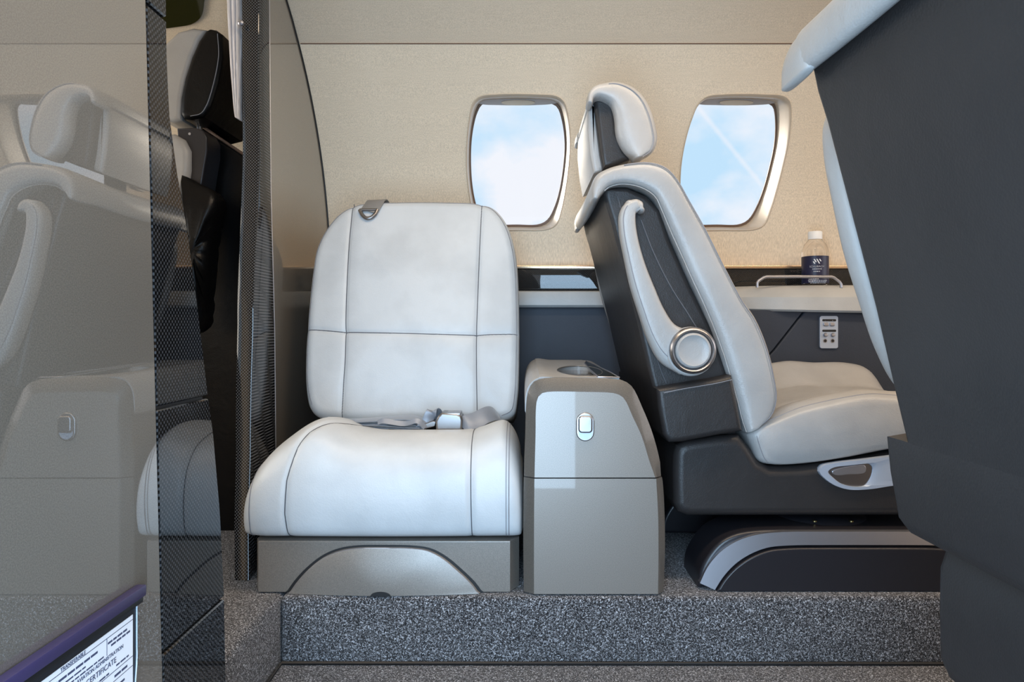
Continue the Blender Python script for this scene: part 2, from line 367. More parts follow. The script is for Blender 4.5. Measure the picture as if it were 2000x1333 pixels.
class Pillow:
    def __init__(s, outline, frame, R, dome, T, seams=(), groove=0.005, sig=0.007, n=360, rings=70, dfall=0.12):
        s.P = resample(outline, n, True); s.frame = frame; s.R = R; s.dome = dome; s.T = T; s.seams = [resample(q, 80) for q in seams]; s.g = groove; s.sig = sig; s.nr = rings; s.df = dfall
    def h(s, Q):
        Q = np.asarray(Q, float); d = dist_poly(Q, s.P, True)
        e = np.clip(d / s.R, 0, 1); hh = s.R * np.sqrt(1 - (1 - e) ** 2) + s.dome * (1 - np.exp(-(d / s.df) ** 1.6))
        for q in s.seams: hh = hh - s.g * np.exp(-(dist_poly(Q, q, False) / s.sig) ** 2) - s.g * .7 * np.exp(-(dist_poly(Q, q, False) / (s.sig * 4)) ** 2)
        return hh
    def build(s, name, m, parent):
        c = s.P.mean(0); n = len(s.P); rs = 1 - (1 - np.linspace(0.02, 1, s.nr)) ** 1.5
        Q = np.concatenate([c + (s.P - c) * r for r in rs]); H = s.h(Q); H[-n:] = 0
        vs = [s.frame(q[0], q[1], h) for q, h in zip(Q, H)]
        vs += [s.frame(q[0], q[1], -s.T) for q in s.P] + [s.frame(q[0], q[1], -s.T - .01) for q in c + (s.P - c) * .93]
        fs = []
        for a in range(s.nr + 1):
            for i in range(n): fs.append((a * n + i, a * n + (i + 1) % n, (a + 1) * n + (i + 1) % n, (a + 1) * n + i))
        fs.append(tuple(range(n))); fs.append(tuple((s.nr + 1) * n + i for i in range(n)))
        return from_data(name, vs, fs, m, parent, True, 80)
    def line(s, name, pts, r, m, parent, lift=0.0, res=90):
        q = resample(pts, res); H = s.h(q) + lift
        return tube(name, [s.frame(a[0], a[1], h) for a, h in zip(q, H)], r, m, parent, n=6)
def stitches(name, pts3, m, parent, step=0.006, ln=0.004, r=0.0007, off=(0, 0, 0)):
    P = resample(pts3, 400); L = np.r_[0, np.cumsum(np.linalg.norm(np.diff(P, axis=0), axis=1))]; vs = []; fs = []
    at = lambda d: np.array([np.interp(d, L, P[:, k]) for k in range(3)])
    d = 0
    while d + ln < L[-1]:
        a = at(d) + off; b = at(d + ln) + off; t = (b - a) / np.linalg.norm(b - a); s = np.cross(t, (0, 0, 1)) if abs(t[2]) < .9 else np.cross(t, (0, 1, 0)); s /= np.linalg.norm(s); q = np.cross(t, s); k = len(vs)
        for e in (a, b):
            for w in ((1, 0), (0, 1), (-1, 0), (0, -1)): vs.append(e + (s * w[0] + q * w[1]) * r)
        for i in range(4): fs.append((k + i, k + (i + 1) % 4, k + 4 + (i + 1) % 4, k + 4 + i))
        fs += [(k, k + 1, k + 2, k + 3), (k + 4, k + 5, k + 6, k + 7)]
        d += step
    return from_data(name, vs, fs, m, parent, False)
def text(name, s, size, loc, rot, m, parent, align='CENTER', ext=0.0001):
    c = bpy.data.curves.new(name, 'FONT'); c.body = s; c.size = size; c.align_x = align; c.extrude = ext
    o = bpy.data.objects.new(name, c); C.objects.link(o)
    bpy.context.view_layer.update()
    me = bpy.data.meshes.new_from_object(o.evaluated_get(bpy.context.evaluated_depsgraph_get())); bpy.data.objects.remove(o)
    me.transform(Matrix.Translation(loc) @ rot.to_matrix().to_4x4())
    return link(name, me, m, parent, False)

# ------------------------------------------------------------------ the setting: shell
XL, XR = -1.75, 2.2
ZCREASE = 0.705
def extrude_profile(name, prof, x0, x1, m, dx=0.1, thick=0.014, smooth=True):
    """prof list of (y,z) inner line; thickness is added outward from the cabin axis"""
    P = np.array(prof); c = np.array([0.92, 0.1]); n = len(P); nrm = []
    for i in range(n):
        t = P[min(i + 1, n - 1)] - P[max(i - 1, 0)]; q = np.array([t[1], -t[0]]); q /= np.linalg.norm(q)
        if np.dot(q, P[i] - c) < 0: q = -q
        nrm.append(q)
    Pout = P + np.array(nrm) * thick
    loop = list(P) + list(Pout[::-1]); xs = np.linspace(x0, x1, max(2, int((x1 - x0) / dx) + 1))
    return loft(name, [[(x, p[0], p[1]) for p in loop] for x in xs], m, None, True, True, 35)
arc = lambda a, b, n=28: [(Yw(z), z) for z in np.linspace(a, b, n)]
wall_back = extrude_profile('wall_back', arc(0.13, ZCREASE + 0.0, 40), XL, XR, M['fabric'])
wl = [(float(np.interp(z, [-0.62, -0.2, 0.13], [1.80, 1.845, 1.868])), z) for z in np.linspace(-0.62, 0.095, 16)]
struct(extrude_profile('wall_lower', wl, -0.62, XR, M['navy']))
struct(extrude_profile('wall_front', wl, XL, -0.62, M['rubber']))
far = [(YC + (RW + 0.0025) * math.cos(a), ZC + (RW + 0.003) * math.sin(a)) for a in np.linspace(math.asin((ZCREASE - 0.012 - ZC) / RW), PI / 2, 20)]
near = [(1.84 - y, z) for y, z in far[::-1]]
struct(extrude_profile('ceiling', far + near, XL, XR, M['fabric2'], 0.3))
ny = [(1.84 - Yw(z), z) for z in np.linspace(-0.66, ZCREASE, 30)]
nearwall = extrude_profile('wall_near', ny, XL, -0.345, M['fabric'], 0.3)
struct(nearwall)
struct(extrude_profile('wall_near', ny, 0.33, XR, M['fabric'], 0.3))
struct(extrude_profile('wall_near', [(1.84 - Yw(z), z) for z in np.linspace(0.62, ZCREASE, 5)], -0.345, 0.33, M['fabric'], 0.3))
struct(box('wall_right', XR, XR + 0.03, -0.2, 2.0, -0.64, 0.95, M['fabric'], bev=0))
struct(box('wall_left', XL - 0.03, XL, -0.2, 2.0, -0.64, 0.12, M['rubber'], bev=0))
fb = bmesh.new()
box_bm(fb, XL, XR, -0.1, 2.0, -0.66, -0.60)
box_bm(fb, -0.43, XR, 1.185, 1.98, -0.64, -0.48, 0.008, 3)
box_bm(fb, XL, -0.432, -0.1, 1.98, -0.64, -0.481, 0.012, 3)
box_bm(fb, 0.33, XR, -0.1, 0.72, -0.64, -0.48, 0.008, 3)
struct(from_bm('floor', fb, M['carpet']))
# carpet binding where riser and aisle carpet meet
struct(tube('trim_1', [(-0.428, 1.0, -0.597), (-0.427, 1.183, -0.597), (0.4, 1.181, -0.597), (2.1, 1.181, -0.597)], 0.0035, M['rubber'], n=6))
struct(box('ground', -15, 15, -25, -0.6, -1.75, -1.7, M['apron'], bev=0))

struct(tube('trim_5', [(x, Yw(ZCREASE) + 0.0005, ZCREASE - 0.0005) for x in np.linspace(-0.55, XR, 20)], 0.0016, M['brown'], n=6))
# windows ------------------------------------------------------------
FR = [(1010, 186), (970, 187), (938, 191), (925, 203), (918, 232), (913, 275), (912, 325), (916, 370), (923, 410), (933, 436), (950, 447), (1010, 449), (1070, 447), (1086, 438), (1096, 410), (1104, 370), (1110, 325), (1113, 275), (1108, 225), (1100, 200), (1086, 190), (1050, 187)]
PA = [(1010, 194), (970, 195), (940, 199), (930, 215), (923, 240), (918, 275), (917, 320), (920, 365), (928, 405), (938, 430), (955, 441), (1010, 443), (1055, 442), (1072, 432), (1086, 405), (1096, 370), (1103, 325), (1106, 280), (1101, 235), (1091, 205), (1080, 198), (1050, 195)]
NW = 96
Wf = np.array([hit(*p) for p in resample(FR, NW, True)])
Wp = np.array([hit(*p, 0.075) for p in resample(PA, NW, True)])
wc = Wf.mean(0)
def outw(p, d):
    q = np.array([0, p[1] - YC, p[2] - ZC]); q /= np.linalg.norm(q); return np.array(p) + q * d
def onwall(p, d): return np.array([p[0], Yw(p[2], d), p[2]])
wall_cutters = []
for wi, dx in enumerate((0.0, 0.595)):
    sh = np.array([dx, 0, 0]); rings = []
    for sc, d in ((1.02, 0.001), (1.018, -0.002), (1.008, -0.0035), (1.0, -0.002), (0.99, 0.006)):
        q = wc + (Wf - wc) * sc; rings.append([onwall(p, d) + sh for p in q])
    a = np.array([onwall(p, 0.006) for p in wc + (Wf - wc) * 0.99])
    for t, bow in ((0.35, 0.0), (0.6, 0), (0.8, 0.002), (0.93, 0.002), (1.0, 0)):
        rings.append([a_ * (1 - t) + b_ * t + sh for a_, b_ in zip(a, Wp)])
    wn = thing('window_%d' % (wi + 1), 'x', 'window', (wc[0] + dx, wc[1], wc[2])); del wn['label']; del wn['category']; wn['kind'] = 'structure'
    loft('window_frame', rings, M['frame'], wn, cap=False, ang=50)
    pc = Wp.mean(0)
    gr = [[pc + (p - pc) * s + sh + (0, 0.0, 0) for p in Wp] for s in (1.0, 0.965)]
    gr2 = [[outw(p, -0.004) for p in g] for g in gr]
    loft('window_gasket', [gr[0], gr2[0], gr2[1], gr[1]], M['brown'], wn, cap=False)
    vs = [tuple(outw(pc + sh, 0.002))] + [tuple(outw(p + sh, 0.002)) for p in Wp]
    from_data('window_pane', vs, [(0, i + 1, (i + 1) % NW + 1) for i in range(NW)], M['glassp'], wn)
    # lowered edge of the pull down shade with its thumb grip
    sp = [hit(u, v, 0.062) for u, v in ((934, 190), (1010, 187), (1090, 190), (1092, 199), (1080, 203), (1045, 205.5), (1010, 206), (975, 205.5), (942, 204), (930, 200))]
    SP = resample(sp, 48, True)
    shd = loft('window_shade', [[outw(p, e) + sh for p in SP] for e in (0, 0.005)], M['shade'], wn)
    gp = [hit(1012 + 33 * math.cos(a), 200 + 5.2 * math.sin(a), 0.061) for a in np.linspace(0, 2 * PI, 32, endpoint=False)]
    loft('shade_grip', [[outw(p, e) + sh for p in gp] for e in (-0.004, 0.001)], M['white'] if False else M['frame'], shd)
    bm = bmesh.new(); A = [bm.verts.new(tuple(outw(p, -0.06) + sh)) for p in wc + (Wf - wc) * 1.01]; B = [bm.verts.new(tuple(outw(p, 0.1) + sh)) for p in wc + (Wf - wc) * 1.01]
    for i in range(NW): bm.faces.new((A[i], A[(i + 1) % NW], B[(i + 1) % NW], B[i]))
    bm.faces.new(A); bm.faces.new(B)
    wall_cutters.append(from_bm('cutter', bm, M['frame']))
def cut(o, cutters, ang=35):
    for c in cutters:
        m_ = o.modifiers.new('b', 'BOOLEAN'); m_.operation = 'DIFFERENCE'; m_.object = c; m_.solver = 'EXACT'
    bpy.context.view_layer.update()
    me = bpy.data.meshes.new_from_object(o.evaluated_get(bpy.context.evaluated_depsgraph_get()))
    o.modifiers.clear(); o.data = me
    me.polygons.foreach_set('use_smooth', [True] * len(me.polygons)); me.set_sharp_from_angle(angle=math.radians(ang))
    for c in cutters: bpy.data.objects.remove(c)
cut(wall_back, wall_cutters); struct(wall_back)

# ledge along the window wall -------------------------------------------
zt = Z_(519, 1.91)
struct(box('trim_2', -0.55, XR, 1.878, 1.93, Z_(525.5, 1.885), Z_(519, 1.885), M['gold'], bev=0.002))
tr = box('trim_3', -0.55, XR, 1.884, 1.90, Z_(568, 1.88) - 0.002, Z_(525.5, 1.885), M['carb_w'], bev=0.001)
struct(tr)
ledge = thing('side_ledge', 'long pale leather armrest ledge running under the cabin windows', 'ledge', (0.8, 1.84, Z_(600, 1.84)))
def ledge_sec(zt_, zb_, y0, x): # section (y,z) ring
    return [(x, y0 + 0.006, zb_), (x, y0, zb_ + 0.006), (x, y0, zt_ - 0.010), (x, y0 + 0.003, zt_ - 0.003), (x, y0 + 0.012, zt_), (x, 1.857, zt_), (x, 1.857, zb_)]
loft('pad', [ledge_sec(Z_(568, 1.83), Z_(600.5, 1.83), 1.83, x) for x in (-0.55, 0.5, 0.584)], M['ledge'], ledge)
def lsec(x, y0):
    zt_ = Z_(558, 1.80); zf = Z_(578, y0); zb_ = Z_(608 + (x - 0.65) * 14, y0)
    return [(x, y0 + 0.006, zb_), (x, y0, zb_ + 0.005), (x, y0, zf - 0.004), (x, y0 + 0.004, zf), (x, y0 + 0.03, (zf + zt_) / 2 + 0.004), (x, y0 + 0.055, zt_), (x, 1.857, zt_), (x, 1.857, zb_)]
loft('pad', [lsec(x, y) for x, y in ((0.585, 1.80), (0.64, 1.772), (0.70, 1.748), (0.80, 1.736), (1.2, 1.735), (2.15, 1.735))], M['ledge'], ledge, ang=30)
rail_y = 1.775
rl = [(1479, 562), (1479, 553), (1482, 549), (1492, 542.5), (1497, 541), (1560, 540.5), (1624, 541), (1629, 542.5), (1640, 551), (1643, 556), (1643, 562)]
rp_ = [(X_(u, rail_y), rail_y, Z_(v, rail_y)) for u, v in rl]
rb = tube('guard_rail', rp_, 0.0040, M['silver'], None, n=8)
tag(rb, 'low brushed metal guard rail on the ledge in front of the water bottle', 'rail')
# outer side panel with the switch plate (stands proud of the lower wall)
pp = px(1.77, [(1572, 607), (1700, 613), (1900, 619), (1900, 980), (1440, 980), (1440, 760), (1512, 684)])
sp_ = prism('trim_4', pp, 'y', 1.765, 1.845, M['navy'], None, bev=0.004, seg=3)
struct(sp_)
struct(prism('trim_6', px(1.77, [(1380, 606), (1570, 606), (1510, 683), (1438, 759), (1438, 980), (1380, 980)]), 'y', 1.768, 1.845, M['navy'], None, bev=0.003, seg=2))
cp = thing('control_panel', 'small silver control plate with buttons and two jack holes beside the seat', 'control panel', (X_(1618, 1.765), 1.765, Z_(650, 1.765)))
yp = 1.762
def rrect(u0, u1, v0, v1, r, Y, n=5):
    pts = []
    for cx_, cy_, a0 in ((u1 - r, v0 + r, -90), (u1 - r, v1 - r, 0), (u0 + r, v1 - r, 90), (u0 + r, v0 + r, 180)):
        for k in range(n): a = math.radians(a0 + 90 * k / (n - 1)); pts.append((cx_ + r * math.cos(a), cy_ + r * math.sin(a)))
    return px(Y, pts)
prism('plate', rrect(1600.5, 1636, 617.5, 681, 4, yp), 'y', yp - 0.003, yp + 0.003, M['plate'], cp, bev=0.0008)
for v in (626, 646.5): prism('display_slot', rrect(1605, 1632, v - 2.2, v + 2.2, 2, yp), 'y', yp - 0.0036, yp, M['rubber'], cp)
for u0, u1 in ((1606.5, 1617), (1619, 1629)): prism('button', rrect(u0, u1, 630, 637.5, 3, yp), 'y', yp - 0.007, yp, M['silver'], cp, bev=0.002)
for u in (1610.5, 1625):
    lathe('button', [(0.0055, 0), (0.0055, -0.004), (0.004, -0.006), (0.0001, -0.0065)], (X_(u, yp), yp - 0.003, Z_(654.5, yp)), M['silver'], cp, 'y', 20)
    j = lathe('jack', [(0.0052, 0), (0.0052, -0.0012), (0.004, -0.0012)], (X_(u, yp), yp - 0.003, Z_(666, yp)), M['chrome'], cp, 'y', 20)
    lathe('hole', [(0.0036, 0), (0.0036, -0.0016), (0.001, -0.0016)], (X_(u, yp), yp - 0.003, Z_(666, yp)), M['rubber'], j, 'y', 20)
for u in (1611, 1625): text('marking', '+' if u > 1615 else '-', 0.004, Vector((X_(u, yp), yp - 0.0038, Z_(627.5, yp))), Matrix.Rotation(PI / 2, 3, 'X').to_quaternion(), M['lprint'], cp)

# bottle
by = 1.825; bz = Z_(558, 1.80) + 0.0004; bx = X_(1592, by)
bt = thing('water_bottle', 'clear plastic water bottle with white cap and navy label on the window ledge', 'bottle', (bx, by, bz))
top_z = Z_(453, by); H = top_z - bz; r0 = 24.5 / F * by
lathe('bottle_body', [(0.001, 0), (r0 * .85, 0), (r0, 0.006), (r0, H * .60), (r0 * .98, H * .66), (r0 * .82, H * .76), (r0 * .55, H * .835), (r0 * .48, H * .86), (r0 * .48, H * .90), (0.001, H * .90)], (bx, by, bz), M['pet'], bt, n=48, ang=60)
lathe('water', [(0.001, 0.002), (r0 * .82, 0.002), (r0 * .965, 0.008), (r0 * .965, H * .585), (0.001, H * .585)], (bx, by, bz), mat('water', (1, 1, 1), 0.0, trans=1, ior=1.33), bt, n=48) if False else None
lathe('cap', [(0.001, H * .855), (r0 * .54, H * .855), (r0 * .54, H * .985), (r0 * .50, H), (0.001, H)], (bx, by, bz), M['white'], bt, n=36)
lb = []
rr = r0 + 0.0006
for zz in (Z_(556, by) - bz + 0.002, Z_(502, by) - bz):
    lb.append([(bx + rr * math.sin(a), by - rr * math.cos(a), bz + zz) for a in np.linspace(-2.2, 1.05, 40)])
lab = loft('label', lb, M['label'], bt, cap=False, closed=False)
def curved_text(s, size, v, name='lettering'):
    o = text(name, s, size, Vector((0, 0, 0)), Matrix.Rotation(PI / 2, 3, 'X').to_quaternion(), M['lprint'], lab)
    off = Vector((0, 0, EYE)) - root_loc(lab); zz = Z_(v, by)
    for q in o.data.vertices:
        x = q.co.x - off.x; z = q.co.z - off.z; a = x / rr - 0.28
        q.co = Vector((bx + (rr + 0.0004) * math.sin(a), by - (rr + 0.0004) * math.cos(a), zz + z)) + off
curved_text('SCHUBACH', 0.0072, 524.5)
def label_bar(name, q):
    vs = []
    for dr_ in (0.0002, 0.0006):
        for u, v in q:
            a = (u - 1590.5) / F * by / rr - 0.10
            vs.append((bx + (rr + dr_) * math.sin(a), by - (rr + dr_) * math.cos(a), Z_(v, by)))
    return from_data(name, vs, [(0, 1, 2, 3), (4, 5, 6, 7), (0, 1, 5, 4), (1, 2, 6, 5), (2, 3, 7, 6), (3, 0, 4, 7)], M['lprint'], lab, False)
for u0, v0, v1 in ((1578.5, 513, 517.5), (1580, 508.5, 514.5), (1584.5, 508.5, 517.5), (1589.5, 508.5, 513)):
    k_ = (v1 - v0) * 0.55; label_bar('emblem', [(u0, v0), (u0 + 2.2, v0), (u0 + 2.2 + k_, v1), (u0 + k_, v1)])
rnd = random.Random(3)
for v, ua, ub in ((527.2, 1578, 1594), (532, 1580, 1592), (546.5, 1571, 1588), (549, 1570, 1604), (551.5, 1571, 1603), (554, 1574, 1600)):   # small print
    u = ua
    while u < ub:
        w_ = rnd.uniform(1.5, 4); label_bar('small_print', [(u, v), (u + w_, v), (u + w_, v + 1.0), (u, v + 1.0)]); u += w_ + 0.8

# ------------------------------------------------------------------ far partition (between cockpit and side seat)
part = thing('partition', 'glossy taupe divider with carbon fibre edge standing left of the side seat', 'partition', (-0.56, 1.5, -0.48))
zs = np.r_[np.linspace(-0.48, ZCREASE, 40), [0.78]]
Ye = lambda z: float(np.interp(z, [-0.48, -0.38, -0.25, -0.1, 0.05, 0.2, 0.35, 0.8], [1.262, 1.29, 1.315, 1.33, 1.35, 1.385, 1.40, 1.40]))
Xr = lambda z: float(np.interp(z, [-0.48, -0.38, -0.2, 0.0, 0.2, 0.8], [-0.518, -0.530, -0.538, -0.542, -0.553, -0.553]))
Xl = lambda z: Xr(z) - float(np.interp(z, [-0.48, 0, 0.8], [0.030, 0.036, 0.040]))
Xb = lambda z: float(np.interp(z, [-0.3, 0.0, 0.3, 0.8], [-0.545, -0.548, -0.556, -0.560]))
Yb = 1.47
def rings_panel():
    for z in zs:
        yw = Yw(min(z, 0.88)) + 0.005 if z > 0.14 else 1.865
        yield [(Xb(z), Yb, z), (-0.555, yw, z), (-0.590, yw, z), (Xl(z), Yb, z)]
loft('panel', list(rings_panel()), M['taupe'], part, ang=30)
rg = []
for z in zs:
    e = Ye(z); xr, xl = Xr(z), Xl(z); r = 0.005
    rg.append([(Xb(z) + 0.001, Yb - 0.001, z), (xr, e + r, z), (xr - 0.0015, e + 0.0015, z), (xr - r, e, z), (xl + r * 2, e, z), (xl + 0.002, e + 0.003, z), (xl, e + 2 * r, z), (Xl(z) - 0.001, Yb - 0.001, z)])
loft('carbon_edge', rg, M['carb_xz'], part, ang=30)
tube('edge_strip', [(Xb(z) + 0.001, Yb, z) for z in zs], 0.0012, M['silver'], part, n=6)
# black shadow gap strip where the divider meets the wall lining
tube('edge_gasket', [(-0.5545, Yw(z) - 0.002, z) for z in np.linspace(0.15, ZCREASE + 0.02, 30)] + [(-0.5545, Yw(z) - 0.0, z) for z in np.linspace(0.74, 0.82, 6)], 0.0025, M['rubber'], part, n=6)

# ------------------------------------------------------------------ near partition with the certificate holder
np_ = thing('bulkhead', 'large glossy taupe bulkhead panel with carbon fibre edge nearest the camera', 'partition', (-0.37, 0.4, -0.6))
XN = -0.35
sil = [(325, -200), (325, 0), (326, 100), (331, 220), (345, 330), (365, 440), (385, 590), (405, 760), (417, 850), (430, 1000), (438, 1165), (441, 1333), (443, 1500)]
sy = [(-XN * F / (CX - u), 0) for u, v in sil]; sz = [Z_(v, y[0]) for (u, v), y in zip(sil, sy)]
Ys = lambda z: float(np.interp(z, sz[::-1], [y[0] for y in sy][::-1]))
Ybn = lambda z: 0.6325 - 0.045 * (z)
zz_ = np.linspace(-0.6, 0.72, 30)
loft('panel', [[(XN, max(0.0, 1.84 - Yw(z) + 0.02), z), (XN, Ybn(z) - 0.0008, z), (XN - 0.04, Ybn(z) - 0.0008, z), (XN - 0.04, max(0.0, 1.84 - Yw(z) + 0.02), z)] for z in zz_], M['taupe'], np_, ang=30)
cuts = [-0.6, -0.3175, -0.0775, 0.303, 0.72]
for a, b in zip(cuts[:-1], cuts[1:]):
    g = 0.0016; zc_ = np.r_[a + g, a + g + 0.0015, np.linspace(a + 0.01, b - 0.01, 14), b - g - 0.0015, b - g]; rgs = []
    for k_, z in enumerate(zc_):
        i_ = 0.0015 if k_ in (0, len(zc_) - 1) else 0
        y0, y1 = Ybn(z) + 0.0008 + i_, Ys(z) - i_; x = XN + 0.0005 - i_
        rgs.append([(x - .001, y0, z), (x, y0 + .001, z), (x, y1 - 0.002, z), (x - 0.0012, y1 - 0.0004, z), (x - 0.006, y1, z), (x - 0.04, y1, z), (x - 0.04, y0, z)])
    loft('carbon_edge', rgs, M['carb_yz'], np_, ang=30)
loft('edge_backing', [[(XN - 0.004, Ybn(z) - .0008, z), (XN - 0.004, Ys(z) - 0.006, z), (XN - 0.036, Ys(z) - 0.006, z), (XN - 0.036, Ybn(z) - .0008, z)] for z in zz_], M['rubber'], np_, ang=30)
# certificate pocket
cf = thing('certificate_holder', 'aircraft certificate in a clear pocket with violet top edge on the bulkhead', 'document holder', (XN, 0.52, -0.3))
box('top_edge', XN + 0.0005, XN + 0.010, 0.36, 0.603, -0.2425, -0.2325, M['purple'], cf, bev=0.0015)
box('lower_edge', XN + 0.0005, XN + 0.007, 0.36, 0.6025, -0.2485, -0.2425, M['rubber'], cf, bev=0.0005)
box('pocket', XN + 0.0005, XN + 0.0015, 0.36, 0.6015, -0.42, -0.2485, M['pouch'], cf, bev=0)
tube('pocket_rim', [(XN + 0.002, 0.601, z) for z in (-0.25, -0.28, -0.30)] + [(XN + 0.002, 0.598, -0.33), (XN + 0.002, 0.602, -0.37), (XN + 0.002, 0.601, -0.42)], 0.0007, M['plate'], cf, n=6, res=20)
pap = box('certificate', XN + 0.0018, XN + 0.0022, 0.37, 0.5945, -0.41, -0.2565, M['paper'], cf, bev=0)
RX = Matrix(((0, 0, 1), (1, 0, 0), (0, 1, 0))).to_quaternion()
def ctext(s, y, z, size, al='RIGHT'): text('lettering', s, size, Vector((XN + 0.0024, y, z)), RX, M['ink'], pap, al)
for z0, yr in ((-0.2610, 0.594), (-0.2935, 0.594), (-0.302, 0.594)):
    box('ruled_line', XN + 0.0022, XN + 0.0024, 0.372 if z0 > -0.27 else 0.52, yr, z0, z0 + 0.0005, M['ink'], pap, bev=0)
for y_ in (0.557,): box('ruled_line', XN + 0.0022, XN + 0.0024, y_, y_ + 0.0005, -0.275, -0.261, M['ink'], pap, bev=0)
ctext('TRANSFERABLE', 0.53, -0.2600, 0.0042)
ctext('FEDERAL AVIATION ADMINISTRATION', 0.580, -0.2790, 0.0046)
ctext('AIRWORTHINESS CERTIFICATE', 0.570, -0.2865, 0.0068)
def small_print(y0, y1, z, h):
    y = y1
    while y > y0:
        w_ = rnd.uniform(0.003, 0.009); box('small_print', XN + 0.0022, XN + 0.0024, y - w_, y, z, z + h, M['ink'], pap, bev=0); y -= w_ + 0.0012
for a_ in ((0.562, 0.5855, -0.2665, 0.0017), (0.562, 0.590, -0.2700, 0.0017), (0.49, 0.545, -0.2668, 0.0018), (0.49, 0.53, -0.2710, 0.0012), (0.50, 0.553, -0.2745, 0.0012), (0.50, 0.56, -0.2920, 0.0014), (0.57, 0.588, -0.2905, 0.0014), (0.575, 0.586, -0.2990, 0.0020), (0.50, 0.55, -0.2985, 0.0016), (0.52, 0.560, -0.3065, 0.0018), (0.567, 0.582, -0.3085, 0.0018)): small_print(*a_)

# ------------------------------------------------------------------ side facing seat
seat = thing('divan_seat', 'pale leather side facing seat with lap belt between divider and taupe console', 'seat', (-0.25, 1.38, -0.48))
KT = 0.30; Y0b = 1.50
def bk_hit(u, v):   # plane Y = Y0b + KT*(z+0.2)
    k = (CY - v) / F; y = (Y0b + KT * 0.2) / (1 - KT * k); return (X_(u, y), k * y)
nrm = Vector((0, -1, KT)).normalized()
def bframe(a, b, h): return (a, Y0b + KT * (b + 0.2) + nrm.y * h, b + nrm.z * h)
BO = [(625, 817), (608, 800), (600, 762), (599, 700), (604, 620), (612, 540), (621, 488), (640, 450), (664, 422), (690, 406), (720, 400), (780, 398), (870, 398), (935, 401), (962, 409), (981, 427), (996, 455), (1006, 492), (1011, 530), (1014, 610), (1014, 700), (1011, 780), (1004, 812), (985, 822), (900, 826), (700, 824)]
bo = [bk_hit(*p) for p in BO]
sv1 = [bk_hit(*p) for p in [(693, 402), (690, 440), (687, 480), (683, 560), (681, 620), (680, 700), (675, 770), (671, 822)]]
sv2 = [bk_hit(*p) for p in [(942, 402), (940, 450), (937, 520), (934, 600), (932, 661), (932, 720), (933, 822)]]
sh1 = [bk_hit(*p) for p in [(606, 648), (640, 651), (681, 655), (800, 659), (932, 661), (960, 659), (1010, 657)]]
pil = Pillow(bo, bframe, 0.022, 0.016, 0.085, [sv1, sv2, sh1], groove=0.0035, sig=0.004, n=420, rings=90)
bk = pil.build('backrest', M['light'], seat)
for q in (sv1, sv2, sh1): pil.line('seam', q, 0.0011, M['seam'], bk, 0.0004)
bc = np.array(bo).mean(0)
edge = [tuple(bc + (np.array(p) - bc) * 0.972) for p in bo[1:24]]
pil.line('edge_stitching', edge, 0.0009, M['dseam'], bk, 0.0003, 200)
# cushion
XL0, XR0 = -0.510, -0.002
SEC = [(1.52, -0.375), (1.40, -0.380), (1.28, -0.383), (1.222, -0.382), (1.203, -0.372), (1.195, -0.345), (1.193, -0.30), (1.203, -0.258), (1.232, -0.225), (1.28, -0.208), (1.33, -0.2055), (1.39, -0.213), (1.46, -0.229), (1.52, -0.245), (1.545, -0.262), (1.55, -0.32), (1.545, -0.365)]
NT = 120
sec = resample(SEC, NT, True)
def surf(x, t):
    """x along the seat, t index (float) around the section"""
    i = int(t) % NT; f = t - int(t); y, z = sec[i] * (1 - f) + sec[(i + 1) % NT] * f
    dl = max(0.0, x - XL0); dr = max(0.0, XR0 - x); zb = -0.383
    kl = 0.42 + 0.58 * math.sqrt(max(0, 1 - (1 - min(1, dl / 0.115)) ** 2)); kr = 0.62 + 0.38 * math.sqrt(max(0, 1 - (1 - min(1, dr / 0.04)) ** 2))
    lobe = 0.026 * math.exp(-((x + 0.385) / 0.055) ** 2) + 0.020 * math.exp(-((x + 0.035) / 0.045) ** 2)
    top = min(1, max(0, (z - zb) / 0.15)); z2 = z + lobe * top ** 2
    z2 -= 0.003 * top * (math.exp(-((x - xs_l(t)) / 0.005) ** 2) + math.exp(-((x - xs_r(t)) / 0.005) ** 2))
    z2 = zb + (z2 - zb) * min(kl, kr)
    ff = 0.030 * (1 - math.sqrt(max(0, 1 - (1 - min(1, dl / 0.05)) ** 2))) + 0.014 * (1 - math.sqrt(max(0, 1 - (1 - min(1, dr / 0.02)) ** 2)))
    fr = 1 if y < 1.35 else max(0, 1 - (y - 1.35) / 0.1)
    y2 = y + ff * fr + 0.004 * fr * (math.exp(-((x - xs_l(t)) / 0.005) ** 2) + math.exp(-((x - xs_r(t)) / 0.005) ** 2))
    y2 -= 0.006 * fr * math.sin(min(1, max(0, (x - XL0) / (XR0 - XL0))) * PI)
    return (x, y2, z2)
tb = int(np.argmin(np.abs(sec[:, 0] - 1.24) + 10 * (sec[:, 1] > -0.36)))
te = int(np.argmin(np.abs(sec[:, 0] - 1.44) + 10 * (sec[:, 1] < -0.26)))
def t_at(y): return min((i for i in range(NT) if sec[i][1] > -0.3), key=lambda i: abs(sec[i][0] - y))
def t_z(z): return min((i for i in range(tb, te) if sec[i][0] < 1.25), key=lambda i: abs(sec[i][1] - z))
LT = [tb, t_z(-0.33), t_z(-0.28), t_at(1.215), t_at(1.24), t_at(1.27), t_at(1.31), t_at(1.36), te]
LX = [-0.420, -0.426, -0.423, -0.411, -0.397, -0.378, -0.352, -0.330, -0.315]
def xs_l(t): return float(np.interp(t, LT, LX))
def xs_r(t): return float(np.interp(t, [tb, te], [-0.090, -0.098]))
uu = np.linspace(0, 1, 130); xs = XL0 + (XR0 - XL0) * (0.5 - 0.5 * np.cos(uu * PI)) * 0.45 + (XR0 - XL0) * uu * 0.55
rings = []
for x in xs: rings.append([surf(x, t) for t in range(NT)])
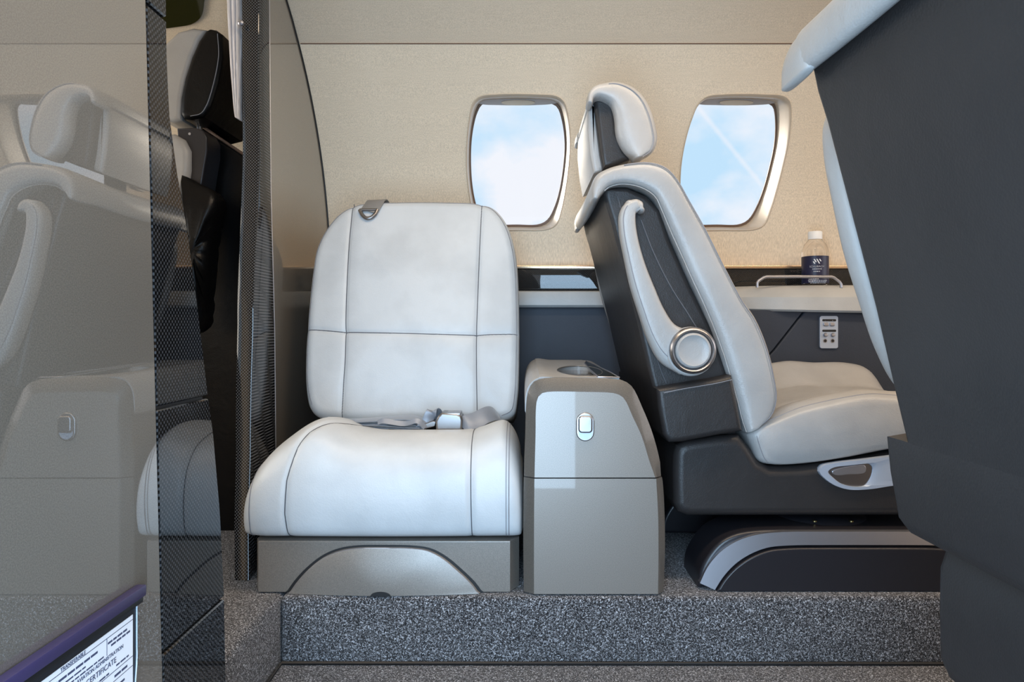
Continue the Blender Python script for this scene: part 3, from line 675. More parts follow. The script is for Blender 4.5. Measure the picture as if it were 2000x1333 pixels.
def shrink(r, s, dx): c = np.mean(r, 0); return [tuple(c + (np.array(p) - c) * s + (dx, 0, 0)) for p in r]
r0_, r1_ = rings[0], rings[-1]
rings = [shrink(r0_, s, d) for s, d in ((0.3, -0.010), (0.7, -0.009), (0.88, -0.006), (0.96, -0.003))] + rings + [shrink(r1_, s, d) for s, d in ((0.97, 0.001), (0.9, 0.003), (0.6, 0.004))]
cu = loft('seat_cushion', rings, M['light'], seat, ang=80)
tf = [t for t in np.linspace(0, NT - 1, 240)]
def seamline(name, fx, r, m, t0, t1, off=0.0):
    P = []
    for t in np.linspace(t0, t1, 120):
        p = np.array(surf(fx(t), t)); c = np.array([p[0], 1.37, -0.30]); d = p - c; d /= np.linalg.norm(d); P.append(p + d * off)
    return tube(name, P, r, m, cu, n=6)
seamline('seam', xs_l, 0.0011, M['seam'], tb, te, 0.0002); seamline('seam', xs_r, 0.0011, M['seam'], tb, te, 0.0002)
seamline('edge_stitching', lambda z: XL0 + 0.018, 0.0010, M['dseam'], tb, te - 8, 0.0003)
seamline('edge_stitching', lambda z: XR0 - 0.022, 0.0010, M['dseam'], tb, te, 0.0003); seamline('edge_stitching', lambda z: XR0 - 0.027, 0.0008, M['dseam'], tb, te, 0.0003)
# base
yb0 = 1.203
basepts = [(-0.477, yb0), (-0.022, yb0), (-0.006, yb0 + 0.03), (-0.006, 1.56), (-0.487, 1.56), (-0.487, yb0 + 0.02)]
prism('seat_base', basepts, 'z', -0.4795, -0.386, M['taupe_s'], seat, bev=0.0025, ang=25)
ar = [(557, 1161), (575, 1135), (600, 1108), (630, 1085), (660, 1072), (695, 1066), (750, 1065), (805, 1066), (840, 1071), (870, 1086), (905, 1115), (930, 1140), (945, 1161)]
def arcpoly(Y, grow): # closed polygon with flat bottom
    q = resample(px(Y, ar), 50); c = np.array([X_(750, Y), Z_(1162, Y)])
    w = c + (q - c) * grow; w[:, 1] = np.maximum(w[:, 1], -0.479); return [tuple(p) for p in w]
gk = prism('arch_gap', arcpoly(yb0, 1.0), 'y', yb0 - 0.0012, yb0 + 0.002, M['rubber'], seat)
q0 = np.array(arcpoly(yb0, 0.965))
def arch_ring(s, y): c = np.array([X_(750, yb0), -0.479]); return [(c[0] + (p[0] - c[0]) * s, y, max(-0.479, c[1] + (p[1] - c[1]) * s)) for p in q0]
loft('arch_cover', [arch_ring(1.0, yb0 + 0.001), arch_ring(1.0, yb0 - 0.004), arch_ring(0.985, yb0 - 0.0065), arch_ring(0.93, yb0 - 0.008), arch_ring(0.6, yb0 - 0.013), arch_ring(0.25, yb0 - 0.016), arch_ring(0.03, yb0 - 0.0165)], M['taupe_s'], seat, ang=30)
tube('arch_trim', [(p[0], yb0 - 0.005, p[2]) for p in arch_ring(0.985, 0)], 0.0013, M['silver'], seat, n=6)
prism('notch', [(X_(747, yb0) + 0.018 * math.cos(a), -0.4795 + 0.008 * math.sin(a)) for a in np.linspace(0, PI, 16)], 'y', yb0 - 0.0185, yb0 - 0.01, M['rubber'], seat)

# webbing helper: flat ribbon along a path, width direction given
def ribbon(name, pts, wdir, w, th, m, parent, res=40):
    P = resample(np.array(pts, float), res); rings = []; wd = [np.array(d, float) / np.linalg.norm(d) for d in (wdir if isinstance(wdir[0], (tuple, list)) else [wdir] * 2)]
    for i, p in enumerate(P):
        t = P[min(i + 1, len(P) - 1)] - P[max(i - 1, 0)]; t /= max(np.linalg.norm(t), 1e-9); f = i / (len(P) - 1)
        s = wd[0] * (1 - f) + wd[1] * f; s = s - t * np.dot(s, t); s /= np.linalg.norm(s); n_ = np.cross(t, s)
        rings.append([p + s * w / 2 * a + n_ * th / 2 * b for a, b in ((-1, -.6), (-.96, -1), (0, -1), (.96, -1), (1, -.6), (1, .6), (.96, 1), (0, 1), (-.96, 1), (-1, .6))])
    return loft(name, rings, m, parent, ang=50)
# lap belt lying on the cushion
YB = 1.425
bp3 = lambda u, v, Y=YB: (X_(u, Y), Y, Z_(v, Y))
belt = thing('lap_belt', 'silver grey lap belt with steel buckle lying folded on the pale side seat', 'seat belt', bp3(830, 838))
def cz(x, y):   # cushion top height at (x,y)
    best = -9
    for t in range(NT):
        p = surf(x, t)
        if p[2] > -0.3 and abs(p[1] - y) < 0.008: best = max(best, p[2])
    return best
fl = [[(636, 819), (680, 822), (740, 821), (800, 817), (824, 822), (836, 833)],
      [(640, 823), (690, 827), (750, 828), (800, 825), (826, 832)],
      [(652, 826), (700, 831), (745, 830), (790, 833), (822, 836)],
      [(672, 830), (720, 836), (770, 836), (815, 839)],
      [(640, 821), (668, 829), (700, 835), (735, 838), (760, 839)]]
for k_, path in enumerate(fl):
    pts = [bp3(u, v - 1 + 1.2 * math.sin(i * 2 + k_), 1.395 + 0.004 * math.sin(k_ * 2.1)) for i, (u, v) in enumerate(path)]
    ribbon('webbing', pts, [(0, 1, 0.06 - 0.02 * k_), (0.1, 1, 0.20 - 0.08 * k_)], 0.036 - 0.003 * (k_ % 2), 0.0016, M['web'], belt)
ribbon('webbing', [bp3(738, 826, 1.375), bp3(746, 823, 1.374), bp3(790, 828, 1.376), bp3(815, 823, 1.376), bp3(830, 836, 1.378)], (0, 0.6, 0.8), 0.012, 0.0018, M['web'], belt)
ribbon('webbing', [bp3(834, 834, 1.40), bp3(836, 820, 1.402), bp3(845, 804, 1.405), bp3(853, 808, 1.42), bp3(850, 832, 1.43)], [(0.9, 0.25, 0.45), (0.9, 0.3, 0.2)], 0.024, 0.0018, M['web'], belt)
prism('tongue', [(X_(u, 1.39), Z_(v, 1.39)) for u, v in ((811, 833), (817, 826), (828, 829), (846, 822), (852, 824), (850, 833), (834, 837), (828, 841), (812, 840))], 'y', 1.385, 1.405, M['buckle'], belt, bev=0.002)
bz_ = [(852, 840), (851, 822), (856, 812), (864, 806), (892, 808), (901, 812), (904, 820), (903, 838), (898, 841), (856, 841)]
bkl = prism('buckle', [(X_(u, 1.38), Z_(v, 1.38)) for u, v in bz_], 'y', 1.372, 1.425, M['buckle'], belt, bev=0.005, seg=4)
box('lift_lever', X_(864, 1.385), X_(900, 1.385), 1.374, 1.42, Z_(811, 1.385), Z_(806, 1.385), M['chrome'], bkl, bev=0.0015)
ribbon('webbing', [bp3(903, 834, 1.385), bp3(912, 827, 1.385), bp3(930, 821, 1.395), bp3(950, 811, 1.41), bp3(965, 808, 1.43), bp3(978, 820, 1.45)], [(-0.25, 0.35, 0.6), (-0.35, 0.75, 0.6)], 0.038, 0.0018, M['web'], belt)
# shoulder strap end over the backrest
ss = thing('shoulder_strap', 'short grey strap with metal ring hooked over the top of the side seat', 'strap', (X_(730, 1.62), 1.62, Z_(400, 1.65)))
def bkp(u, v, h): a, b = bk_hit(u, v); return bframe(a, b, h)
hh = lambda u, v: float(pil.h([bk_hit(u, v)])[0])
ribbon('webbing', [bkp(742, 397, -0.05), bkp(741, 393, 0.0), bkp(738, 398, 0.016), bkp(733, 410, hh(733, 410) + 0.003), bkp(726, 424, hh(726, 424) + 0.006)], (1, 0, 0.05), 0.044, 0.0025, M['webd'], ss)
rg_pts = [(708, 421), (714, 432), (722, 438), (730, 437), (738, 430), (742, 421)]
tube('ring', [bkp(u, v, hh(u, v) + 0.0065) for u, v in rg_pts], 0.0045, M['buckle'], ss, n=8, res=30)
tube('ring_bar', [bkp(u, v, hh(u, v) + 0.007) for u, v in ((708, 421), (742, 421))], 0.0035, M['buckle'], ss, n=8)

# ------------------------------------------------------------------ console
YF = 1.19
con = thing('console', 'taupe metallic armrest console with leather top between the two seats', 'console', (0.13, 1.4, -0.48))
OUT = [(1023, 1162), (1022, 1050), (1023, 935), (1026, 850), (1028, 790), (1032, 765), (1042, 748), (1060, 741), (1140, 740), (1205, 742), (1222, 746), (1237, 757), (1258, 800), (1276, 845), (1290, 895), (1297, 940), (1301, 1000), (1302, 1090), (1299, 1162)]
INN = [(1043, 1161), (1043, 1050), (1044, 935), (1046, 850), (1047, 795), (1050, 778), (1058, 769), (1070, 766), (1140, 766), (1196, 768), (1208, 771), (1219, 779), (1236, 815), (1253, 852), (1268, 900), (1280, 937), (1285, 1000), (1286, 1090), (1285, 1161)]
vsplit = 934.5
def clip_side(P, lo):   # keep part above (lo=False) or below split
    zc_ = Z_(vsplit, YF); out_ = []
    n = len(P)
    for i in range(n):
        a, b = P[i], P[(i + 1) % n]
        ia = (a[1] < zc_) == lo; ib = (b[1] < zc_) == lo
        if ia: out_.append(tuple(a))
        if ia != ib:
            t = (zc_ - a[1]) / (b[1] - a[1]); out_.append((a[0] + (b[0] - a[0]) * t, zc_))
    return out_
def dense(pts, n=90):
    q = resample(px(YF, pts), n); q[:, 1] = np.maximum(q[:, 1], -0.4795); return q
O2, I2 = dense(OUT), dense(INN)
# body
bodyO = [(p[0] + (0.001 if p[0] < .1 else -0.001), p[1] - 0.001) if p[1] > -.47 else tuple(p) for p in O2]
prism('body', bodyO, 'y', YF + 0.022, 1.62, M['taupe_d'], con, bev=0.0)
for nm, lo in (('upper_door', False), ('lower_panel', True)):
    zc_ = Z_(vsplit, YF)
    ok = [i for i in range(len(O2)) if ((O2[i][1] + I2[i][1]) / 2 < zc_) == lo]
    segs = []
    if lo:
        halves = [[i for i in ok if i < 45], [i for i in ok if i >= 45]]
    else: halves = [ok]
    g = 0.001 * (-1 if lo else 1)
    def fix(p, isend):
        return (p[0], zc_ + g) if isend else tuple(p)
    bm = bmesh.new()
    o_pts = []; i_pts = []
    if not lo:
        for k_, i in enumerate(ok):
            e = k_ in (0, len(ok) - 1); o_pts.append(fix(O2[i], e)); i_pts.append(fix(I2[i], e))
    else:
        a, b = halves
        seq = a + b
        for i in seq:
            e = i in (a[-1], b[0]); o_pts.append(fix(O2[i], e)); i_pts.append(fix(I2[i], e))
    n_ = len(o_pts)
    rO1 = [bm.verts.new((p[0], YF + 0.021, p[1])) for p in o_pts]; rO2 = [bm.verts.new((p[0], YF + 0.014, p[1])) for p in o_pts]
    mid = [((o[0] + i[0] * 3) / 4, (o[1] + i[1] * 3) / 4) for o, i in zip(o_pts, i_pts)]
    rM = [bm.verts.new((p[0], YF + 0.0025, p[1])) for p in mid]; rI = [bm.verts.new((p[0], YF, p[1])) for p in i_pts]
    brk = (len(halves[0]) - 1) if lo else None
    for A, B in ((rO1, rO2), (rO2, rM), (rM, rI)):
        for i in range(n_ - 1):
            if lo and i == brk: continue
            bm.faces.new((A[i], A[i + 1], B[i + 1], B[i]))
    face_v = [(p[0], YF, p[1]) for p in i_pts]
    # split-line return faces
    if lo:
        for i, s in ((brk, 1), (brk + 1, 1)): bm.faces.new((rO1[i], rO2[i], rM[i], rI[i]))
        bm.faces.new((rO1[brk], rI[brk], rI[brk + 1], rO1[brk + 1]))
    else:
        bm.faces.new((rO1[0], rO2[0], rM[0], rI[0])); bm.faces.new((rO1[-1], rO2[-1], rM[-1], rI[-1])); bm.faces.new((rO1[0], rI[0], rI[-1], rO1[-1]))
    ob = from_bm(nm, bm, M['taupe_d'], con, True, 12)
    nf = len(face_v)
    from_data('face_panel', face_v + [(x, y + 0.004, z) for x, y, z in face_v], [tuple(range(nf)), tuple(range(nf, 2 * nf))] + [(i, (i + 1) % nf, nf + (i + 1) % nf, nf + i) for i in range(nf)], M['taupe_c'], ob, True, 20)
    if nm == 'upper_door': door = ob
# latch
ly = YF - 0.0005
def oval(u0, u1, v0, v1, Y, n=12):
    r = (u1 - u0) / 2; c = (u0 + u1) / 2; pts = [(c + r * math.cos(a), v0 + r + r * math.sin(a)) for a in np.linspace(PI, 2 * PI, n)] + [(c + r * math.cos(a), v1 - r + r * math.sin(a)) for a in np.linspace(0, PI, n)]
    return px(Y, pts)
lt = prism('latch', oval(1125, 1160.5, 806, 862, ly), 'y', ly - 0.004, ly + 0.002, M['chrome'], door, bev=0.002)
prism('finger_well', oval(1129.5, 1156, 831, 858, ly), 'y', ly - 0.0046, ly, M['plate'], door)
prism('latch_flap', rrect(1129, 1156.5, 812, 845, 7, ly), 'y', ly - 0.010, ly - 0.003, M['chrome'], door, bev=0.003)
# leather top with cup holder
TO = px(YF, [(1021, 806), (1022, 780), (1027, 760), (1038, 747), (1055, 741.5), (1100, 740.5), (1150, 740.5), (1190, 741), (1215, 744), (1236, 757)])
def topring(y):
    f = (y - YF) / (1.60 - YF); e = min(1, (y - YF - 0.010) / 0.012); q = resample(TO, 40); r = []
    for p in q:
        w = min(1, max(0, (p[1] + 0.15) / 0.05)); hump = 0.004 * math.exp(-((p[0] - 0.035) / 0.02) ** 2) * min(1, (y - YF) / 0.05)
        r.append((p[0] + (0.004 if p[0] < 0.03 else -0.001) - 0.012 * f * (p[0] > 0.15), y, p[1] + w * (0.0140 * f + hump - 0.003 * (1 - math.sqrt(1 - (1 - e) ** 2)))))
    return r + [(0.18, y, -0.16), (0.008, y, -0.16)]
tops = loft('leather_top', [topring(y) for y in list(np.linspace(YF + 0.0215, YF + 0.05, 6)) + [1.3, 1.4, 1.5, 1.58, 1.60]], M['light2'], con, ang=40)
cc = (0.120, 1.335)
cpts = [(cc[0] + 0.043 * math.cos(a) * (1.15 if math.cos(a) < 0 else 0.9), cc[1] + 0.105 * math.sin(a)) for a in np.linspace(0, 2 * PI, 40, endpoint=False)]
def ztop(y): return Z_(741, YF) + 0.014 * (y - YF) / 0.41
cutc = prism('cutter', cpts, 'z', -0.145, -0.03, M['light2'], None)
def cut_child(o, c):
    bpy.context.view_layer.update(); m_ = o.modifiers.new('b', 'BOOLEAN'); m_.object = c; m_.solver = 'EXACT'; bpy.context.view_layer.update()
    me = bpy.data.meshes.new_from_object(o.evaluated_get(bpy.context.evaluated_depsgraph_get())); o.modifiers.clear(); o.data = me
    me.polygons.foreach_set('use_smooth', [True] * len(me.polygons)); me.set_sharp_from_angle(angle=math.radians(35)); bpy.data.objects.remove(c)
cut_child(tops, cutc)
tube('cup_holder_rim', [(p[0], p[1], ztop(p[1]) + 0.0002) for p in cpts + [cpts[0]]], 0.0014, M['taupe_s'], con, n=6)
lidp = [(0.139, 1.215), (0.176, 1.208), (0.172, 1.30), (0.160, 1.45), (0.150, 1.56), (0.141, 1.50), (0.138, 1.36)]
lid = loft('folding_lid', [[(p[0], p[1], ztop(p[1]) + dz) for p in lidp] for dz in (-0.003, 0.0012)], M['olive'], con, ang=20)
tube('lid_trim', [(p[0], p[1], ztop(p[1]) + 0.001) for p in lidp + [lidp[0]]], 0.0014, M['silver'], lid, n=6)

# ------------------------------------------------------------------ club seat facing aft
YN, YFR = 1.25, 1.68
cs = thing('cabin_seat', 'light and charcoal leather cabin seat beside the window, next to the taupe console', 'seat', (0.55, 1.46, -0.48), 'aft facing cabin seats')
p1 = lambda Y, L: px(Y, L)
# base rails
def rail_poly(grow=0.0):
    near_ = [(1366, 1156), (1370, 1120), (1385, 1090), (1410, 1062), (1440, 1047), (1480, 1040), (1530, 1038)]
    L = [(x - grow, z + grow * .6) for x, z in px(1.215, near_)]; L[0] = (L[0][0], -0.479)
    q = [tuple(p) for p in resample(L, 24)]; c = 0.62
    return q + [(2 * c - x, z) for x, z in q[::-1]]
pb = thing  # (alias unused)
base = prism('base', rail_poly(), 'y', 1.222, 1.34, M['plastic'], cs, bev=0.008, seg=3)
inner_ = [(1396, 1153), (1412, 1128), (1435, 1103), (1465, 1083), (1500, 1070), (1540, 1066), (1620, 1065)]
outer_ = [(1368, 1141), (1384, 1108), (1408, 1080), (1440, 1059), (1480, 1046), (1530, 1041), (1620, 1040)]
def mirror_line(L, Y):
    q = px(Y, L); q[0] = (q[0][0], -0.479) if False else q[0]
    q = [tuple(p) for p in resample(q, 30)]; return q + [(2 * 0.62 - x, z) for x, z in q[::-1][1:]]
I_, O_ = mirror_line(inner_, 1.212), mirror_line(outer_, 1.212)
vs = []; fs = []; n_ = len(I_)
for P_, y in ((O_, 1.232), (O_, 1.215), (I_, 1.2115), (I_, 1.232)): vs += [(p[0], y, p[1]) for p in P_]
for l in range(3):
    for i in range(n_ - 1): fs.append((l * n_ + i, l * n_ + i + 1, (l + 1) * n_ + i + 1, (l + 1) * n_ + i))
fs += [(0, n_, 2 * n_, 3 * n_), (n_ - 1, 2 * n_ - 1, 3 * n_ - 1, 4 * n_ - 1)]
from_data('base_arc', vs, fs, M['silver'], cs, True, 25)
ip = [(p[0], p[1] - 0.002) for p in mirror_line([(1400, 1155), (1416, 1130), (1439, 1106), (1468, 1087), (1503, 1074), (1542, 1070), (1620, 1069)], 1.208)]
ip[0] = (ip[0][0], -0.4795); ip[-1] = (ip[-1][0], -0.4795)
prism('base_cover', ip, 'y', 1.206, 1.23, M['plastic'], cs, bev=0.003)
prism('base', rail_poly(), 'y', 1.545, 1.66, M['plastic'], cs, bev=0.008, seg=3)
box('cross_member', 0.44, 0.80, 1.33, 1.56, -0.44, -0.385, M['plastic'], cs, bev=0.004)
sw = lathe('swivel_plate', [(0.001, 0), (0.085, 0), (0.090, 0.003), (0.085, 0.007), (0.001, 0.007)], (X_(1612, 1.30), 1.335, -0.377), M['plastic'], cs, n=48)
for dx_ in (-0.035, 0.035): lathe('screw', [(0.004, 0), (0.004, 0.002), (0.001, 0.002)], (X_(1612, 1.30) + dx_, 1.268, -0.370), M['brass'], sw, n=12)
lathe('swivel_column', [(0.06, 0), (0.06, 0.03)], (X_(1612, 1.30), 1.40, -0.374), M['plastic'], cs, n=32)
# lower seat shell
PANF = px(1.235, [(1318, 985), (1317, 930), (1318, 890), (1324, 872), (1340, 863), (1400, 854), (1446, 851), (1468, 878), (1484, 903), (1506, 914), (1560, 913), (1650, 903), (1760, 884)])
PANF += [(0.80, PANF[-1][1] + 0.01), (0.85, PANF[-1][1] + 0.01), (0.868, -0.25), (0.865, -0.30), (0.85, -0.345), (0.82, -0.352), (0.5, -0.352)] + px(1.235, [(1345, 1011), (1326, 1003)])
prism('lower_shell', PANF, 'y', 1.235, 1.70, M['dark'], cs, bev=0.018, seg=6)
# cushion
bot = px(1.235, [(1466, 862), (1474, 880), (1486, 904), (1508, 910), (1560, 909), (1650, 898), (1760, 879)])
bot += [(0.80, -0.222), (0.85, -0.224)]
topl = [(0.864, -0.205), (0.862, -0.175), (0.84, -0.150), (0.79, -0.138)] + px(1.235, [(1770, 785), (1710, 781), (1680, 784), (1600, 800), (1530, 820), (1470, 843), (1463, 850)])[0:]
Cs = resample(bot + topl, 110, True)
crings = []
ys = np.r_[np.linspace(1.232, 1.25, 7), np.linspace(1.26, 1.67, 34), np.linspace(1.68, 1.695, 6)]
for y in ys:
    e = min(y - 1.232, 1.695 - y); k_ = math.sqrt(max(0, 1 - (1 - min(1, e / 0.022)) ** 2)); ins = 0.018 * (1 - k_)
    bol = 0.026 * (math.exp(-((y - 1.275) / 0.045) ** 2)) * 0.6 + 0.052 * math.exp(-((y - 1.635) / 0.055) ** 2)
    dip = -0.010 * math.exp(-((y - 1.34) / 0.009) ** 2) * 0.6 - 0.008 * math.exp(-((y - 1.545) / 0.009) ** 2)
    c = Cs.mean(0); rg_ = []
    for p in Cs:
        w = min(1, max(0, (p[1] + 0.235) / 0.07)); f = min(1, max(0, (p[0] - 0.40) / 0.12))
        d = (p - c); L = np.linalg.norm(d); q = p - d / L * ins
        rg_.append((q[0], y, q[1] + w * f * (bol + dip) ))
    crings.append(rg_)
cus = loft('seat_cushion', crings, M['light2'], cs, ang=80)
def near_edge(k, dx):
    r = [p for p in crings[k] if 0.425 < p[0] < 0.855]; xs_ = np.linspace(0.44, 0.845, 40); o_ = []
    top = sorted([p for p in r if p[2] > -0.5 + 0 and p[2] > np.interp(p[0], [0.42, 0.86], [-0.235, -0.20])], key=lambda p: p[0])
    for x in xs_: o_.append((x, top[0][1] - dx, float(np.interp(x, [p[0] for p in top], [p[2] for p in top])) - 0.0002))
    return o_
tube('edge_stitching', near_edge(5, 0.0), 0.0009, M['dseam'], cus, n=6, res=60)
tube('edge_stitching', [(x, 1.2335, z) for x, z in px(1.2335, [(1478, 852), (1484, 872), (1493, 895), (1500, 904)])], 0.0008, M['dseam'], cus, n=5, res=20)
tube('edge_stitching', [(x, y, z - 0.001) for x, y, z in near_edge(2, 0.0)], 0.0008, M['dseam'], cus, n=6, res=60)
# back shell
bb = px(1.25, [(1177, 366), (1184, 400), (1194, 432), (1217, 520), (1243, 620), (1266, 720), (1277, 765), (1292, 850)])
ff_ = px(1.25, [(1440, 850), (1425, 740), (1390, 640), (1350, 560), (1310, 470), (1290, 410), (1262, 382), (1225, 366)])
prism('back_shell', bb + ff_, 'y', 1.25, 1.665, M['dark'], cs, bev=0.010, seg=4, curve=0)
fb_ = px(1.212, [(1283, 760), (1330, 752), (1400, 741), (1431, 734), (1441, 780), (1452, 843), (1400, 852), (1330, 865), (1308, 866), (1296, 850), (1287, 800)])
cbx = prism('lower_back_cover', fb_, 'y', 1.212, 1.70, M['dark'], cs, bev=0.011, seg=5)
tube('stitching', [(x, 1.2105, z) for x, z in px(1.2105, [(1297, 768), (1330, 761), (1400, 749), (1430, 742)])], 0.0007, M['dseam'], cbx, n=5, res=30)
tube('stitching', [(x, 1.2495, z) for x, z in px(1.2475, [(1206, 382), (1219, 432), (1239, 520), (1264, 620), (1288, 715), (1302, 750)])], 0.0007, M['seam'], cs, n=5, res=60)
# yoke across the top (same section all the way)
yo = px(1.245, [(1159, 387), (1156, 366), (1161, 347), (1171, 335), (1190, 326), (1230, 317), (1262, 314), (1285, 318), (1300, 330), (1315, 352), (1322, 380), (1300, 388), (1283, 378), (1262, 368), (1232, 360), (1205, 360), (1185, 366), (1176, 378), (1168, 388)])
YK = resample(yo, 70, True); yr = []
for y in np.r_[np.linspace(1.262, 1.275, 4), np.linspace(1.30, 1.63, 12), np.linspace(1.64, 1.648, 4)]:
    lift = -0.006 * math.sin((y - 1.262) / (1.668 - 1.262) * PI)
    yr.append([(p[0], y, p[1] + lift) for p in YK])
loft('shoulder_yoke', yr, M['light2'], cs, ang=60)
# side bolsters (near one and its twin by the wall)
bO = [(1157, 386), (1156, 366), (1165, 342), (1187, 327), (1230, 316), (1270, 313), (1302, 322), (1325, 345), (1350, 388), (1385, 450), (1420, 520), (1455, 585), (1480, 622), (1503, 676), (1518, 735), (1523, 780), (1512, 812), (1488, 832)]
bI = [(1169, 388), (1178, 377), (1190, 366), (1212, 360), (1238, 362), (1262, 371), (1282, 387), (1292, 410), (1306, 445), (1328, 495), (1350, 545), (1372, 592), (1392, 640), (1410, 690), (1424, 735), (1440, 790), (1450, 825), (1459, 846)]
yn_ = lambda x, z: 1.262
bolster = strip('side_bolster', px(1.235, bO), px(1.235, bI), 1.262, 0.066, M['light2'], cs, n=90, k=36, p=3.2)
strip('side_bolster', px(1.235, bO), px(1.235, bI), 1.645, 0.062, M['light2'], cs, n=90, k=36, p=3.2)
cpO = px(1.30, [(1280, 345), (1330, 400), (1400, 520), (1450, 600), (1480, 680), (1490, 760), (1480, 800)]); cpI = px(1.30, [(1240, 380), (1280, 430), (1330, 530), (1380, 640), (1410, 710), (1425, 770), (1440, 810)])
strip('backrest_pad', cpO, cpI, 1.465, 0.34, M['light2'], cs, n=50, k=30, p=5)
# piping on the near bolster
mid_ = lambda w: [tuple(np.array(a) * (1 - w) + np.array(b) * w) for a, b in zip(resample(px(1.229, bI), 60), resample(px(1.229, bO), 60))]
tube('piping', [(p[0], 1.2325, p[1]) for p in mid_(0.93)[8:]], 0.0011, M['dseam'], bolster, n=6)
tube('piping', [(p[0], 1.2365, p[1]) for p in mid_(0.05)[2:]], 0.0013, M['light2'], bolster, n=6)
# arm rest folded up
aO = [(1250, 411), (1244, 414), (1243, 432), (1249, 470), (1262, 515), (1280, 560), (1300, 605), (1322, 635), (1350, 645), (1378, 655)]
aI = [(1240, 388), (1222, 396), (1212, 415), (1212, 450), (1221, 500), (1234, 560), (1250, 612), (1268, 665), (1292, 708), (1330, 733)]
arm = strip('armrest', px(1.215, aO), px(1.215, aI), 1.232, 0.040, M['light2'], cs, n=60, k=30, p=3.4)
tip = strip('armrest_tip', px(1.215, [(1232, 389), (1246, 387), (1257, 394), (1258, 404)]), px(1.215, [(1228, 410), (1236, 418), (1243, 416), (1249, 411)]), 1.232, 0.037, M['light2'], arm, n=16, k=24, p=3)
tube('edge_stitching', [(p[0], 1.2132, p[1]) for p in [tuple(np.array(a) * .80 + np.array(b) * .20) for a, b in zip(resample(px(1.213, aI), 60), resample(px(1.213, aO), 60))][3:56]], 0.0008, M['dseam'], arm, n=5)
dc = (X_(1354, 1.205), 0, Z_(685, 1.205)); rD = 46 / F * 1.205
lathe('pivot_backing', [(rD * 1.02, 1.25), (rD * 1.06, 1.215), (rD * 1.0, 1.212)], (dc[0] - 0.002, 0, dc[2] - 0.002), M['light2'], arm, 'y', 48)
rgn = lathe('pivot_ring', [(rD, 1.225), (rD, 1.207), (rD * .97, 1.203), (rD * .88, 1.2005), (rD * .80, 1.203), (rD * .76, 1.208)], (dc[0], 0, dc[2]), M['chrome'], arm, 'y', 64, ang=60)
lathe('pivot_cap', [(rD * .76, 1.21), (rD * .76, 1.2040), (rD * .73, 1.2015), (rD * .66, 1.1995), (rD * .60, 1.2010), (rD * .3, 1.2020), (0.0005, 1.2022)], (dc[0], 0, dc[2]), M['light2'], arm, 'y', 64, ang=60)
# second arm rest, wall side: plain twin
strip('armrest', px(1.215, aO), px(1.215, aI), 1.685, 0.036, M['light2'], cs, n=40, k=20, p=3.4)
# side trim panel crease
tube('side_crease', [(p[0], 1.2495, p[1]) for p in px(1.2495, [(1252, 430), (1275, 490), (1310, 560), (1345, 615), (1372, 660)])], 0.0012, M['seam'], cs, n=5, res=30)
# recline handle
ho = px(1.228, [(1600, 922), (1606, 911), (1630, 905), (1690, 898), (1745, 891), (1800, 884), (1815, 890), (1815, 930), (1800, 942), (1745, 950), (1700, 957), (1660, 958), (1630, 949), (1610, 935)])
hi_ = px(1.228, [(1620, 923), (1630, 915), (1660, 911), (1688, 908), (1700, 908), (1706, 914), (1706, 926), (1700, 940), (1690, 950), (1668, 952), (1645, 946), (1630, 935)])
bez = ringplate('handle_bezel', ho, hi_, 1.229, 1.240, M['plate'], cs, 80, 0.003)
prism('handle_recess', hi_, 'y', 1.2335, 1.238, M['chrome'], bez, curve=40)
prism('handle_lever', px(1.228, [(1626, 922), (1680, 909), (1692, 911), (1692, 924), (1660, 928), (1632, 929)]), 'y', 1.2305, 1.238, M['silver'], bez, bev=0.0015, curve=30)
# headrest
hs = thing
hcore = px(1.32, [(1160, 196), (1180, 193), (1200, 205), (1206, 260), (1220, 296), (1230, 312), (1205, 322), (1178, 330), (1172, 300), (1166, 250)])
hr = prism('headrest', hcore, 'y', 1.315, 1.60, M['dark'], cs, bev=0.010, seg=4)
hb = px(1.33, [(1149, 212), (1158, 196), (1164, 200), (1170, 250), (1176, 300), (1182, 330), (1160, 338), (1153, 300), (1148, 250)])
prism('headrest_back', hb, 'y', 1.335, 1.585, M['light2'], hr, bev=0.008, seg=3)
hO = [(1146, 200), (1149, 182), (1160, 168), (1180, 161), (1205, 158), (1235, 167), (1258, 186), (1274, 215), (1283, 248), (1285, 272), (1277, 294), (1258, 306)]
hI = [(1158, 203), (1160, 195), (1170, 192), (1182, 196), (1193, 204), (1199, 218), (1202, 235), (1203, 252), (1206, 268), (1213, 284), (1224, 299), (1238, 309)]
wing = strip('headrest_wing', px(1.30, hO), px(1.30, hI), 1.315, 0.055, M['light2'], hr, n=60, k=32, p=2.8)
strip('headrest_wing', px(1.30, hO), px(1.30, hI), 1.60, 0.055, M['light2'], hr, n=60, k=32, p=2.8)
strip('headrest_pad', px(1.32, [(1150, 196), (1155, 176), (1180, 166), (1210, 165), (1240, 178), (1258, 205), (1264, 250), (1258, 290)]), px(1.32, [(1162, 200), (1166, 190), (1180, 190), (1195, 203), (1202, 220), (1206, 240), (1212, 265), (1225, 295)]), 1.457, 0.26, M['light2'], hr, n=50, k=26, p=5)
tube('piping', [(p[0], 1.2895, p[1]) for p in [tuple(np.array(a) * .12 + np.array(b) * .88) for a, b in zip(resample(px(1.29, hI), 60), resample(px(1.29, hO), 60))][14:]], 0.0009, M['dseam'], wing, n=5)
box('headrest_post', 0.185, 0.20, 1.43, 1.49, 0.26, 0.34, M['plastic'], hr, bev=0.003)

